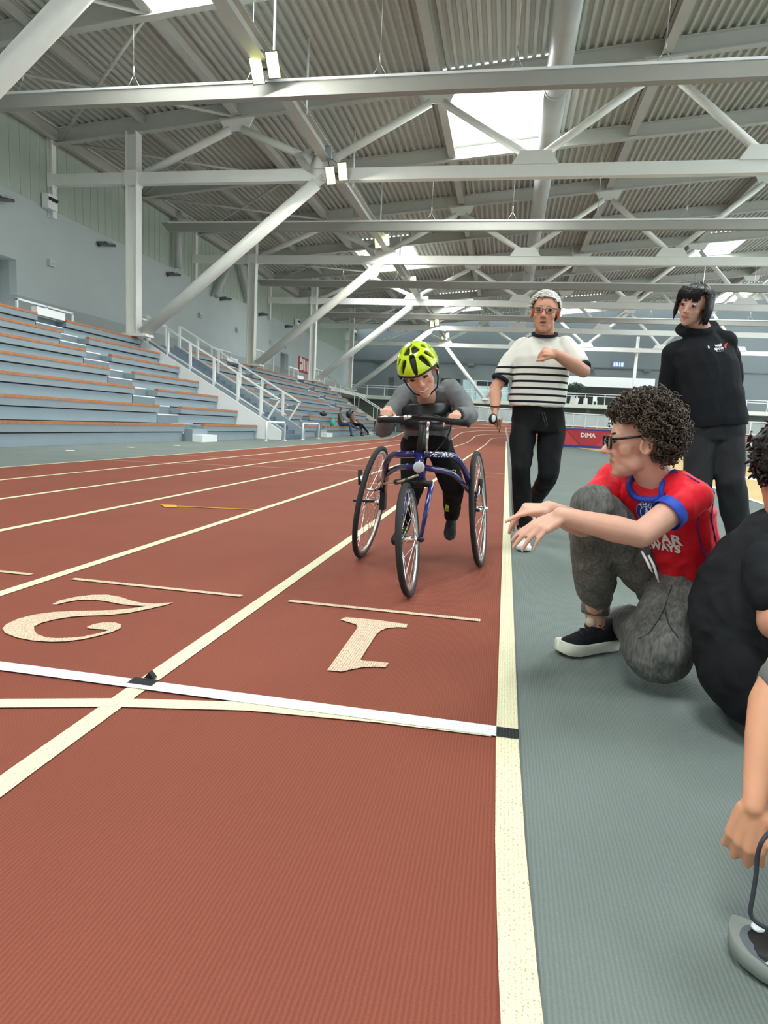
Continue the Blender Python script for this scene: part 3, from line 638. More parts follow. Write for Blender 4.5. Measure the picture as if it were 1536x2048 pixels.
# gallery steps down to the stand
t = thing('gallery_stair', 'white railed stair from the far gallery down behind the rider', 'stairs', (-9, 52, 0))
b = MB(); b.prism([(-15.6, 3.7), (-8.9, 0.0), (-8.9, 0.28), (-15.3, 3.95)], (0, 0.12, 0), (0, 51.0, 0), (1,0,0), (0,0,1)); b.build('stringer', M_slab, t)
b = MB(); b.box(-17.6, -15.2, 51, YG, 3.45, 3.8); b.build('landing', M_slab, t)
for i in range(14): b = MB(); b.box(-9.2-0.44*i-0.44, -9.2-0.44*i, 51.12, 52.6, 0.27*i, 0.27*(i+1)); b.build('step', M_bench, t)
for y in (51.05, 52.6):
    b = MB(); b.tube([(-15.5, y, 4.9), (-8.6, y, 1.15)], 0.035, 8); b.build('hand_rail', M_white, t)
    for k in range(5):
        xx = -15.3+1.6*k; zz_ = 3.8-(xx+15.5)*0.545; b = MB(); b.tube([(xx, y, zz_), (xx, y, zz_+1.0)], 0.03, 6); b.build('post', M_white, t)
# V column of the gallery and slim post
t = thing('v_column', 'white V shaped column standing on the far gallery', 'column', (-2.4, 69.2, 3.8))
for xx, zz_ in ((-6.8, 9.1), (0.6, 9.1)): b = MB(); b.tube([(-2.4, 69.2, 3.8), (xx, 69.2, zz_)], 0.19, 14); b.build('leg', M_strut, t)
b = MB(); b.box(-2.7, -2.1, 69.0, 69.5, 3.79, 3.95); b.build('foot', M_steel, t)
t = thing('gallery_post', 'slim tall white post rising from the far gallery beside the potted tree', 'post', (12.3, 69.3, 0))
b = MB(); b.tube([(12.2, 69.3, 0.0), (12.2, 69.3, 10.6)], 0.15, 12); b.build('shaft', M_strut, t)
b = MB(); b.box(11.9, 12.5, 69.1, 69.5, 9.0, 9.5); b.build('collar', M_steel, t)
# fence along the outer edge of the banked bend
t = thing('bend_fence', 'white panelled fence along the banked far bend', 'fence', (5, 68, 1))
fs_ = []
s = Y0B+RB*0.55
while s < Y0B+RB*2.35: fs_.append(track_pt(s, XOUT-0.45)); s += 0.95
M_fpan = mat('fence_glazing', (172, 186, 182), 0.25, noise=0.10, nscale=0.9)
for i in range(len(fs_)-1):
    p, q = fs_[i], fs_[i+1]
    b = MB(); b.bar(p+V(0,0,-0.2), p+V(0,0,1.25), 0.1, 0.1, (1,0,0)); b.build('post', M_white, t)
    b = MB(); b.bar(p+V(0,0,0.62), q+V(0,0,0.62), 0.02, 1.08); b.build('panel', M_fpan, t)
for z, h in ((1.25, 0.09), (0.04, 0.09)):
    for i in range(len(fs_)-1): b = MB(); b.bar(fs_[i]+V(0,0,z), fs_[i+1]+V(0,0,z), 0.09, h); b.build('rail', M_white, t)
# ================================================================== three-wheeled running frame
M_tyre = mat('tyre_rubber', (34, 34, 36), 0.75, bump=0.15, bscale=200)
M_rim = mat('rim_alloy', (205, 205, 200), 0.25, metal=0.85)
M_chrome = mat('chrome', (225, 225, 222), 0.15, metal=1.0)
M_blue = mat('navy_frame_paint', (30, 28, 96), 0.22, coat=0.6)
M_black = mat('matt_black', (22, 22, 24), 0.55)
M_grip = mat('rubber_grip', (26, 26, 27), 0.7, bump=0.3, bscale=120)
M_pad = mat('black_pad', (20, 19, 20), 0.35, noise=0.1)
tr = thing('running_trike', 'dark blue three-wheeled running frame with black tyres and handlebar', 'tricycle', (-0.42, 3.4, 0))
def wheel(c, axis, r, tr_, nm, label):
    c = Vector(c); ax = Vector(axis).normalized(); u = (Vector((0,0,1))-ax*ax.z).normalized(); w = ax.cross(u)
    def P(a, rad, o=0): return c+u*(cos(a)*rad)+w*(sin(a)*rad)+ax*o
    b = MB(); b.tube([P(2*pi*k/56, r-tr_) for k in range(56)], tr_, 12, closed=True); o = b.build(nm, M_tyre, tr); o['label'] = label
    b = MB(); rr = r-2*tr_+0.002; n = 56; prof = [(rr, -0.011), (rr+0.004, 0), (rr, 0.011), (rr-0.016, 0.006), (rr-0.022, 0), (rr-0.016, -0.006)]
    vs = [P(2*pi*k/n, p[0], p[1]) for k in range(n) for p in prof]; m = len(prof)
    b.add(vs, [(k*m+i, k*m+(i+1) % m, ((k+1) % n)*m+(i+1) % m, ((k+1) % n)*m+i) for k in range(n) for i in range(m)], True); b.build('rim', M_rim, o)
    b = MB(); b.lathe([(0.0, -0.055), (0.009, -0.055), (0.009, -0.042), (0.024, -0.04), (0.024, -0.034), (0.014, -0.028), (0.014, 0.028), (0.024, 0.034), (0.024, 0.04), (0.009, 0.042), (0.009, 0.055), (0.0, 0.055)], c, ax, 16); b.build('hub', M_chrome, o)
    b = MB(); ns = 24
    for k in range(ns):
        sd = 1 if k % 2 else -1; a = 2*pi*k/ns; a2 = a+(0.9 if (k//2) % 2 else -0.9)
        b.tube([P(a2, 0.022, sd*0.036), P(a, rr-0.018, 0)], 0.0016, 4, caps=False)
    s = b.build('spokes', M_chrome, o); s['kind'] = 'stuff'
    return o
FW = Vector((-0.415, 2.97, 0.266)); RWL = Vector((-0.755, 3.74, 0.335)); RWR = Vector((-0.125, 3.79, 0.335))
fw_ax = Vector((1.0, -0.015, 0.10)).normalized()
wheel(FW, fw_ax, 0.270, 0.0155, 'front_wheel', 'front wheel with thin black tyre')
wheel(RWL, (1, -0.03, -0.135), 0.340, 0.0155, 'rear_wheel', 'cambered rear wheel beside the second lane line')
wheel(RWR, (1, -0.07, 0.11), 0.340, 0.0155, 'rear_wheel', 'cambered rear wheel beside the cream inner line')
def bend(pts, r=0.03, n=4):
    """polyline with rounded corners"""
    out = [Vector(pts[0])]
    for i in range(1, len(pts)-1):
        p, c, q = Vector(pts[i-1]), Vector(pts[i]), Vector(pts[i+1]); a = (p-c); d = (q-c); k = min(r, a.length*0.45, d.length*0.45)
        a = c+a.normalized()*k; d = c+d.normalized()*k
        for j in range(n+1):
            t = j/n; out.append(a*(1-t)**2+c*2*t*(1-t)+d*t*t)
    return out+[Vector(pts[-1])]
HT = W(838, 912, 3.10); HB = W(843, 962, 3.06)                     # head tube
b = MB(); b.tube([HT+(HT-HB)*0.12, HB], 0.021, 16); b.build('head_tube', M_blue, tr)
PL = W(767, 985, 3.70); PR = W(948, 1000, 3.74)                    # axle plates
ub = bend([PL, W(771, 930, 3.42), W(781, 909, 3.30), HT+V(-0.02,0,0.01)], 0.08, 6); b = MB(); b.tube(ub, 0.0165, 14); b.build('frame_tube', M_blue, tr)
ub2 = bend([PR, W(930, 940, 3.42), W(912, 911, 3.30), HT+V(0.02,0,0.01)], 0.08, 6); b = MB(); b.tube(ub2, 0.0165, 24); ub2_obj = b.build('frame_tube', M_blue, tr)
b = MB(); b.tube(bend([W(758, 962, 3.70), W(792, 934, 3.35), W(836, 933, 3.09)], 0.15, 6), 0.0145, 14); b.build('frame_tube', M_blue, tr)
b = MB(); b.tube(bend([W(946, 992, 3.66), W(905, 944, 3.28), W(842, 934, 3.09)], 0.15, 6), 0.0145, 14); b.build('frame_tube', M_blue, tr)
b = MB(); b.tube([W(793, 909.5, 3.27), W(829, 908, 3.135)], 0.0185, 14); s = b.build('white_sleeve', M_white, tr); s['label'] = 'white sticker sleeve'
# plates that carry the rear axles
for P_, H_, sg in ((PL, RWL, -1), (PR, RWR, 1)):
    b = MB(); b.bar(P_+V(0,0,0.05), P_+V(0,0,-0.10), 0.03, 0.07, (0,1,0)); b.build('axle_plate', M_black, tr)
    b = MB(); b.tube([P_+V(0,0,-0.06), H_+V(sg*0.04,0,0)], 0.011, 10); b.build('axle', M_chrome, tr)
    sg = sg if sg < 0 else 0.30
    b = MB(); b.tube(bend([P_+V(0,0,0.03), P_+V(sg*0.03,-0.12,0.02), P_+V(sg*0.09,-0.16,0.03), P_+V(sg*0.11,-0.14,0.12)], 0.03), 0.007, 8); b.build('brake_arm', M_chrome, tr)
    b = MB(); b.tube([P_+V(sg*0.11,-0.14,0.05), P_+V(sg*0.115,-0.14,0.135)], 0.013, 8); b.build('brake_grip', M_grip, tr)
    b = MB(); b.bar(P_+V(sg*0.02,-0.16,-0.035), P_+V(sg*0.14,-0.16,-0.04), 0.03, 0.012); b.build('toe_stop', M_black, tr)
# fork, light, stem, handlebar
axd = fw_ax
b = MB(); b.tube([HB, HB+V(0.005,-0.01,-0.02)], 0.026, 14); b.tube([HB+axd*-0.055+V(0,0,-0.015), HB+axd*0.055+V(0,0,-0.015)], 0.015, 12); b.build('fork_crown', M_black, tr)
for sg in (-1, 1):
    b = MB(); b.tube([HB+axd*(0.05*sg)+V(0,0,-0.01), HB.lerp(FW, 0.5)+axd*(0.055*sg), FW+axd*(0.058*sg)], [0.013, 0.012, 0.009], 12); b.build('fork_blade', M_blue, tr)
    b = MB(); b.lathe([(0.0, 0), (0.014, 0), (0.014, 0.01), (0.006, 0.022), (0.0, 0.022)], FW+axd*(0.055*sg), axd*sg, 10); b.build('axle_nut', M_black, tr)
b = MB(); lc = W(837, 935, 2.99); b.lathe([(0.0, -0.003), (0.022, -0.002), (0.026, 0), (0.026, 0.02), (0.02, 0.035), (0.0, 0.04)], lc, (0.05, 1, 0.12), 24); s = b.build('head_lamp', mat('frosted_lens', (188, 192, 194), 0.25, noise=0.12, nscale=120), tr); s['label'] = 'round frosted front lamp'
b = MB(); b.tube([lc+V(0,0.03,0), HB.lerp(HT, 0.4)], 0.01, 8); b.build('lamp_bracket', M_black, tr)
ST = W(845, 850, 3.10)
b = MB(); b.tube([HT, ST], 0.0155, 14); b.build('stem', M_black, tr)
b = MB(); b.tube([W(853, 906, 3.06), W(856, 846, 3.06)], 0.006, 10); b.tube([W(856, 852, 3.06), W(857, 843, 3.06)], 0.009, 10); b.build('stem_rod', M_chrome, tr)
BL, BR = W(760, 838, 2.97), W(936, 846, 2.99)
bb = bend([BL, W(800, 840, 3.02), W(820, 834, 3.08), W(850, 834, 3.10), W(878, 837, 3.08), W(896, 843, 3.03), BR], 0.03); b = MB(); b.tube(bb, 0.0105, 12); b.build('handlebar', M_black, tr)
for a, c in ((BL, W(805, 840, 3.03)), (W(893, 842, 3.035), BR)):
    b = MB(); b.tube([a, a.lerp(c, 0.5), c], [0.0165, 0.0155, 0.0165], 14); b.lathe([(0.02, 0), (0.02, 0.006), (0.0, 0.01)], a if a is BL else c, (a-c) if a is BL else (c-a), 14); b.build('hand_grip', M_grip, tr)
b = MB(); b.tube([W(757, 834, 2.93), W(785, 833, 2.96), W(808, 834, 3.01)], [0.006, 0.007, 0.006], 8, flat=(0.6, (0,0,1))); b.build('brake_lever', M_chrome, tr)
b = MB(); b.tube([W(806, 836, 3.02), W(822, 833, 3.04)], 0.011, 10); b.build('lever_clamp', M_chrome, tr)
b = MB(); b.tube(bend([W(822, 833, 3.05), W(862, 828, 3.02), W(905, 842, 3.0), W(897, 872, 3.08), W(870, 905, 3.08), W(842, 918, 3.05)], 0.08, 6), 0.0032, 6); b.build('brake_cable', M_black, tr)
b = MB(); b.tube(bend([W(836, 950, 3.02), W(805, 962, 3.05), W(775, 966, 3.4), W(765, 968, 3.66)], 0.05), 0.006, 6); b.build('tie_rod', mat('pale_rod', (190, 182, 150), 0.4, metal=0.3), tr)
b = MB(); b.cone(W(792, 964, 3.2), W(815, 960, 3.04), 0.014, 0.010); b.build('steering_damper', M_black, tr)
# chest support: padded plate and belt on a stalk
cp = []
for k in range(9):
    a = -1+2*k/8; c0 = W(853+47*a, 821-2*a, 3.20+0.10*a*a); cp.append(c0)
def band(pts, h, th, m, nm, tilt=0.0):
    b = MB(); rings = []
    for i, p in enumerate(pts):
        t = (pts[min(i+1, len(pts)-1)]-pts[max(i-1, 0)]).normalized(); u = Vector((0,0.25*tilt,1)); u = (u-t*u.dot(t)).normalized(); n = t.cross(u)
        e = 0.75 if i in (0, len(pts)-1) else 1.0
        rings.append([p+u*(h/2*e*cos(a))+n*(th/2*sin(a)) for a in [2*pi*k/12 for k in range(12)]])
    b.loft(rings); return b.build(nm, m, tr)
s = band(cp, 0.072, 0.016, M_pad, 'chest_pad', 1.0); s['label'] = 'black padded chest support'
s = band([W(850+46*a, 851+1*a, 3.17+0.14*a*a) for a in (-1, -.75, -.5, -.25, 0, .25, .5, .75, 1)], 0.052, 0.022, M_pad, 'chest_belt'); s['label'] = 'black belt of the chest support'
b = MB(); b.tube([W(846, 858, 3.16), W(845, 900, 3.11)], 0.019, 12); b.build('support_post', M_black, tr)
# lettering on the upper tube
NAME_TUBE = ub2_obj
# ================================================================== people: tools
M_skin = {}
def skin_mat(name, rgb):
    m = mat(name, rgb, 0.5, noise=0.05, nscale=25, bump=0.06, bscale=180, spec=0.35, bdist=0.003)
    nt = m.node_tree; N = nt.nodes; b = N['Principled BSDF']; b.inputs['Subsurface Weight'].default_value = 0.12
    b.inputs['Subsurface Radius'].default_value = (0.01, 0.004, 0.002); b.inputs['Subsurface Scale'].default_value = 0.6
    at = N.new('ShaderNodeAttribute'); at.attribute_name = 'tint'
    mx = N.new('ShaderNodeMix'); mx.data_type = 'RGBA'; mx.blend_type = 'MULTIPLY'; mx.inputs[0].default_value = 1.0
    src = b.inputs['Base Color'].links[0].from_socket
    nt.links.new(src, mx.inputs[6]); nt.links.new(at.outputs['Color'], mx.inputs[7]); nt.links.new(mx.outputs[2], b.inputs['Base Color'])
    return m
def fuse(b, voxel, smooth=2, name='fused', fac=0.5):
    """joins overlapping solids into one continuous skin"""
    me = b.mesh('tmp'); bm = bmesh.new(); bm.from_mesh(me); bmesh.ops.recalc_face_normals(bm, faces=bm.faces); bm.to_mesh(me); bm.free()
    o = bpy.data.objects.new('tmp', me); COL.objects.link(o)
    r = o.modifiers.new('r', 'REMESH'); r.mode = 'VOXEL'; r.voxel_size = voxel; r.use_smooth_shade = True
    if smooth:
        s = o.modifiers.new('s', 'SMOOTH'); s.iterations = smooth; s.factor = fac
    out = bpy.data.meshes.new_from_object(o.evaluated_get(bpy.context.evaluated_depsgraph_get())); out.name = name
    bpy.data.objects.remove(o); bpy.data.meshes.remove(me)
    out.polygons.foreach_set('use_smooth', [True]*len(out.polygons))
    return out
def shift(me, off):
    o = Vector(off); me.transform(Matrix.Translation(-o)); me.update(); return me
def wob(me, amp, sc, seed=0.0, stretch=(1,1,1)):
    """soft cloth folds: pushes vertices along their normals by smooth noise"""
    from mathutils import noise as _nz
    n = len(me.vertices); co = [0.0]*(3*n); no = [0.0]*(3*n)
    me.vertices.foreach_get('co', co); me.vertices.foreach_get('normal', no); N1 = _nz.noise
    a, c, d = stretch[0]*sc, stretch[1]*sc, stretch[2]*sc
    for i in range(0, 3*n, 3):
        p = Vector((co[i]*a+seed, co[i+1]*c+seed*1.7, co[i+2]*d-seed)); k = amp*(0.8*N1(p)+0.4*N1(p*2.1)+1.1*(0.30-abs(N1(p*1.4+Vector((9.1, 3.3, 1.7))))))
        co[i] += no[i]*k; co[i+1] += no[i+1]*k; co[i+2] += no[i+2]*k
    me.vertices.foreach_set('co', co); me.update(); return me
class Head:
    """frame of a head: c centre between the ears, f where the face looks, u up, s head size"""
    def __init__(h, c, f, u, s=1.0):
        h.c = Vector(c); h.f = Vector(f).normalized(); u = Vector(u); h.u = (u-h.f*u.dot(h.f)).normalized(); h.r = h.f.cross(h.u); h.s = s
        h.M = Matrix((h.r, h.f, h.u)).transposed()
    def P(h, x, y, z): return h.c+(h.r*x+h.f*y+h.u*z)*h.s
    def loc(h, p):
        d = Vector(p)-h.c; return Vector((d.dot(h.r), d.dot(h.f), d.dot(h.u)))/h.s
    def solids(h, b, jaw=1.0, nose=1.0, ears=True, mouth=0.0, full=1.0):
        s = h.s
        def B(x, y, z, rx, ry, rz): b.ball(h.P(x, y, z), (rx*s, ry*s, rz*s), 18, 12, h.M)
        def Cn(p, q, r0, r1): b.cone(h.P(*p), h.P(*q), r0*s, r1*s, 10)
        B(0, -0.012, 0.036, 0.075, 0.094, 0.088)                       # skull
        B(0, 0.030, 0.018, 0.064, 0.062, 0.075)                        # forehead
        B(0, 0.026, -0.040, 0.057*full, 0.060, 0.066)                  # mid face
        B(0, 0.038, -0.076, 0.043*jaw, 0.044, 0.038)                   # jaw
        B(0, 0.060, -0.100, 0.023*jaw, 0.021, 0.018)                   # chin
        for e in (-1, 1):
            B(e*0.035*full, 0.046, -0.024, 0.027, 0.028, 0.028)        # cheek bone
            B(e*0.039*jaw, 0.016, -0.062, 0.019, 0.036, 0.030)         # jaw corner
            Cn((e*0.010, 0.080, 0.030), (e*0.042, 0.070, 0.027), 0.0095, 0.0085)   # brow
            B(e*0.0315, 0.071, 0.010, 0.0145, 0.0135, 0.0125)          # eye socket fill
        Cn((0, 0.083, 0.022), (0, 0.090, 0.002), 0.0075, 0.008); Cn((0, 0.090, 0.002), (0, 0.104*nose**0.3, -0.026), 0.008, 0.0115*nose)
        for e in (-1, 1): B(e*0.0115*nose, 0.092, -0.031, 0.0085, 0.010, 0.0075)
        B(0, 0.066, -0.060, 0.033, 0.019, 0.024)                       # muzzle
        Cn((-0.023, 0.074, -0.0585+0.004*mouth), (0, 0.0855, -0.056), 0.004, 0.0058); Cn((0.023, 0.074, -0.0585+0.004*mouth), (0, 0.0855, -0.056), 0.004, 0.0058)
        Cn((-0.021, 0.073, -0.0645), (0.0, 0.0845, -0.0695-mouth*0.006), 0.004, 0.0064); Cn((0.021, 0.073, -0.0645), (0.0, 0.0845, -0.0695-mouth*0.006), 0.004, 0.0064)
        if ears:
            for e in (-1, 1):
                n = 12
                pts = [h.P(e*(0.079+0.007*sin(t*0.5)), -0.006-0.017*sin(t)-0.004*cos(t), -0.002+0.030*cos(t)) for t in [2*pi*k/n for k in range(n)]]
                b.tube(pts, 0.0055*s, 8, closed=True); B(e*0.077, -0.008, -0.004, 0.006, 0.014, 0.024); B(e*0.078, -0.004, -0.027, 0.007, 0.009, 0.010)
    def neck(h, b, base, r0=0.054, r1=0.060):
        b.cone(h.P(0, -0.022, -0.045), base, r0*h.s, r1, 18)
    def tint(h, me, off, lips=(0.86, 0.55, 0.55)):
        """colour of lips, cheeks, nose and ears on the body mesh"""
        off = Vector(off); at = me.color_attributes.new('tint', 'FLOAT_COLOR', 'POINT'); data = []
        for v in me.vertices:
            p = h.loc(v.co+off); c = [1.0, 1.0, 1.0]
            if p.length < 0.15 and p.y > -0.05:
                if p.y > 0.06:
                    w = max(0, 1-(p.x/0.027)**2-((p.z+0.063)/0.0105)**2)
                    w = min(1, w*3); c = [c[i]*(1-w)+lips[i]*w for i in range(3)]
                    dk = max(0, 1-(p.x/0.022)**2-((p.z+0.0625)/0.0026)**2); c = [k*(1-0.55*min(1, dk*2)) for k in c]
                w = max(0, 1-((abs(p.x)-0.04)/0.025)**2-((p.z+0.028)/0.028)**2)*0.6 if p.y > 0.02 else 0
                w = max(w, max(0, 1-(p.x/0.016)**2-((p.z+0.024)/0.016)**2)*0.5 if p.y > 0.08 else 0)
                if abs(p.x) > 0.072: w = max(w, 0.25)
                c = [c[0], c[1]*(1-0.16*w), c[2]*(1-0.17*w)]
            data += [c[0], c[1], c[2], 1.0]
        at.data.foreach_set('color', data)
    def eyes(h, par, iris=(60, 45, 35), lid=None, look=(0,1,0), brow=(60, 48, 40), browr=0.0036, closed=0.0):
        mw = mat('eye_white', (225, 222, 218), 0.25)
        lk = Vector(look).normalized()
        for e in (-1, 1):
            c = h.P(e*0.0315, 0.0735, 0.010); b = MB(); b.ball(c, 0.0125*h.s, 14, 10); o = b.build('eye', mw, par)
            d = (h.r*lk.x+h.f*lk.y+h.u*lk.z).normalized(); b = MB(); b.lathe([(0.0062*h.s, 0.0106*h.s), (0.0052*h.s, 0.0120*h.s), (0.0, 0.0130*h.s)], c, d, 14); b.build('iris', mat('iris_%d' % iris[0], iris, 0.15), o)
            for sg, nm in ((1, 'eyelid'), (-1, 'eyelid')):
                b = MB(); pts = []
                for k in range(7):
                    a = -1+2*k/6; zz = sg*(0.0062-closed*0.004*(sg > 0))*(1-0.75*a*a)
                    pts.append(h.P(e*0.0315+a*0.0155, 0.0735+sqrt(max(0, 0.0145**2-(a*0.0125)**2-zz*zz))-0.001, 0.010+zz))
                b.tube(pts, [0.0016*h.s]+[0.0026*h.s]*5+[0.0016*h.s], 6)
                b.build(nm, lid, par) if sg < 0 else b.build(nm, mat('lash_dark', (48, 36, 32), 0.6), par)
            b = MB(); pts = [h.P(e*(0.013+0.010*k), 0.0895-0.0012*k*k*1.6-0.001*k, 0.0305+0.0032*k-0.0011*k*k) for k in range(4)]
            b.tube(pts, [browr*0.8*h.s, browr*h.s, browr*h.s, browr*0.5*h.s], 6, flat=(0.6, tuple(h.f))); b.build('eyebrow', mat('brow_%d' % brow[0], brow, 0.8), par)
def hand(b, wrist, d, n, side, s=1.0, curl=((25,30,20),)*4, spread=4.0, thumb=(35, 20, 25), thumb_in=0.35):
    """palm and five separate bent fingers. d: where fingers point, n: back of the hand, side: +1 thumb on d x n side"""
    wrist = Vector(wrist); d = Vector(d).normalized(); n = Vector(n); n = (n-d*n.dot(d)).normalized(); sd = d.cross(n)*side
    offs = (0.027, 0.009, -0.010, -0.027); rows = (0.080, 0.084, 0.079, 0.070)
    seg = ((0.042,0.026,0.021), (0.047,0.030,0.022), (0.043,0.028,0.021), (0.034,0.020,0.018)); rad = (0.0092, 0.0095, 0.0090, 0.0078)
    tips = []
    for i in range(4):
        base = wrist+(d*rows[i]+sd*offs[i]+n*(0.003 if i in (1, 2) else -0.001))*s
        b.cone(wrist+(d*0.012+sd*offs[i]*0.62)*s, base, 0.0135*s, 0.0115*s, 10)
        b.cone(wrist+(d*0.03+sd*offs[i]*0.8-n*0.008)*s, base-(n*0.006+d*0.006)*s, 0.011*s, 0.009*s, 10)
        fd = d.copy(); fa = radians(spread)*(1.5-i)*1.0; fd = (fd*cos(fa)+sd*sin(fa)).normalized(); ax = sd
        p = base
        cur = curl[i]; ang = 0; r = rad[i]*s
        for k in range(3):
            ang += radians(cur[k]); dirv = (fd*cos(ang)-n*sin(ang)).normalized(); q = p+dirv*(seg[i][k]*s)
            b.cone(p, q, r*(1.04 if k == 0 else 1.0), r*0.92 if k < 2 else r*0.80, 10); p = q; r *= 0.92
        tips.append(p)
    tb = wrist+(d*0.022+sd*0.020-n*0.006)*s; a = radians(thumb[0]); dirv = (d*cos(a)+sd*sin(a)-n*thumb_in).normalized()
    b.cone(wrist+d*0.012*s, tb, 0.016*s, 0.016*s, 10); p = tb; L = (0.042, 0.032, 0.027); r = 0.0125*s
    for k in range(3):
        q = p+dirv*(L[k]*s); b.cone(p, q, r, r*0.88, 10); p = q; r *= 0.86
        a2 = radians(thumb[1] if k == 0 else thumb[2])*0.6; dirv = (dirv*cos(a2)+(d*0.7-sd*0.6-n*0.35).normalized()*sin(a2)).normalized()
    return tips
def ring(c, r, f, w, d, n=28, pw=2.4):
    """superellipse section: half width w along r, half depth d along f"""
    c = Vector(c); out = []
    for k in range(n):
        a = 2*pi*k/n; ca, sa = cos(a), sin(a)
        out.append(c+r*(w*math.copysign(abs(ca)**(2/pw), ca))+f*(d*math.copysign(abs(sa)**(2/pw), sa)))
    return out
def torso(b, secs, r, f, n=28):
    """secs: (centre, half width, half depth) bottom to top; r and f may be one vector or lists"""
    rings = []
    for i, s_ in enumerate(secs):
        rr = Vector(r[i] if isinstance(r, list) else r).normalized(); ff = Vector(f[i] if isinstance(f, list) else f); ff = (ff-rr*ff.dot(rr)).normalized()
        rings.append(ring(s_[0], rr, ff, s_[1], s_[2], n))
    b.loft(rings)
def cloth(b, voxel, smooth, amp, sc, seed, m, name, parent, stretch=(1,1,1)):
    me = fuse(b, voxel, smooth, name); wob(me, amp, sc, seed, stretch); shift(me, ORG[parent.name])
    return link(name, me, m, parent, ORG[parent.name])
def person(b, voxel, smooth, head, m, label, loc, lips=(0.86,0.55,0.55), group=None):
    me = fuse(b, voxel, smooth, 'person', 0.4); shift(me, loc)
    if head: head.tint(me, loc, lips)
    o = link('person', me, m, None, loc); tag(o, label, 'person', group); ORG[o.name] = Vector(loc)
    return o
def bvh(o):
    me = o.data; off = ORG[o.name]
    return BVHTree.FromPolygons([v.co+off for v in me.vertices], [tuple(p.vertices) for p in me.polygons])
def decal(vs, fs, origin, U, Vv, tree, m, parent, name, lift=0.003, dist=0.5):
    """flat print laid on the cloth: every vertex dropped onto the surface along the view normal of the print"""
    U = Vector(U).normalized(); Vv = Vector(Vv); Vv = (Vv-U*Vv.dot(U)).normalized(); n = U.cross(Vv); o = Vector(origin); out = []
    for x, y in vs:
        p = o+U*x+Vv*y; h = tree.ray_cast(p+n*dist, -n, dist*2)
        out.append((h[0]+n*lift) if h[0] is not None else p)
    b = MB(); b.add(out, fs); return b.build(name, m, parent, fix=False)
def disc(r, n=28, rings=4, r0=0.0):
    vs = []; fs = []
    for i in range(rings+1):
        rr = r0+(r-r0)*i/rings
        for k in range(n): a = 2*pi*k/n; vs.append((rr*cos(a), rr*sin(a)))
    for i in range(rings):
        for k in range(n): fs.append((i*n+k, i*n+(k+1) % n, (i+1)*n+(k+1) % n, (i+1)*n+k))
    return vs, fs
def shoe(par, heel, toe, m_up, m_sole, w=0.045, hh=0.085, nm='shoe', up=(0,0,1), m_toe=None, lift=None, accent=None, laces=None, sole=1.0):
    """a trainer: sole, upper with ankle opening, toe cap, laces"""
    heel = Vector(heel); toe = Vector(toe); d = (toe-heel); L = d.length; d.normalize(); u = Vector(up); u = (u-d*u.dot(d)).normalized(); r = d.cross(u)
    def Q(t, x, z): return heel+d*(t*L)+r*x+u*z
    b = MB(); rings = []
    prof = [(-0.02, .55, .0), (0.02, .78, 0), (0.15, .86, 0), (0.35, .80, 0), (0.55, .92, 0), (0.75, 1.02, 0), (0.86, .96, .003), (0.93, .80, .006), (0.975, .56, .010), (1.0, .34, .014), (1.01, .12, .018)]
    for t, k, z in prof: rings.append([Q(t, x*w*k, z+zz) for x, zz in ((-1,0.004),(-.85,0),(.85,0),(1,0.004),(1.03,0.026*sole),(.9,0.03*sole),(-.9,0.03*sole),(-1.03,0.026*sole))])
    b.loft(rings); o = b.build(nm, m_sole, par)
    b = MB(); rings = []
    for t, k, h in ((-0.01, .55, hh*.95), (0.04, .74, hh*1.02), (0.16, .80, hh), (0.33, .76, hh*.92), (0.5, .84, hh*.78), (0.66, .93, hh*.62), (0.8, .90, hh*.52), (0.92, .68, hh*.44), (0.985, .3, hh*.34)):
        rings.append([Q(t, w*k*cos(a)*(1.0 if sin(a) < 0.6 else 0.92), 0.024+(h-0.024)*max(0, sin(a))**0.75) for a in [pi*j/10 for j in range(11)]]+[Q(t, -w*k*.6, 0.02), Q(t, w*k*.6, 0.02)])
    b.loft(rings); b.build('upper', m_up, o)
    if m_toe:
        b = MB(); rings = []
        for t, k, h in ((0.70, .945, hh*.42), (0.82, .915, hh*.42), (0.925, .70, hh*.38), (0.99, .33, hh*.33)):
            rings.append([Q(t, w*k*cos(a)*1.02, 0.024+(h-0.02)*max(0, sin(a))**0.75+0.0015) for a in [pi*j/10 for j in range(11)]]+[Q(t, -w*k*.6, 0.02), Q(t, w*k*.6, 0.02)])
        b.loft(rings); b.build('toe_cap', m_toe, o)
    if laces:
        for j in range(4):
            t = 0.36+0.09*j; h = hh*(0.93-0.10*j); b = MB(); b.tube([Q(t, -w*.5, h*.93), Q(t+0.02, 0, h+0.004), Q(t, w*.5, h*.93)], 0.0032, 6); b.build('lace', laces, o)
    if accent:
        for e in (-1, 1):
            for j in range(2):
                b = MB(); b.tube([Q(0.30+0.13*j, e*w*.82, hh*.35), Q(0.38+0.13*j, e*w*.80, hh*.66)], 0.006, 6, flat=(0.5, tuple(r))); b.build('stripe', accent, o)
    return o
def hair_obj(b, m, par, nm='hair'):
    return b.build(nm, m, par, fix=False)
def hair_mat(name, rgb, rough=0.45):
    return mat(name, rgb, rough, noise=0.35, nscale=60, bump=0.4, bscale=160, bdist=0.004, spec=0.4)
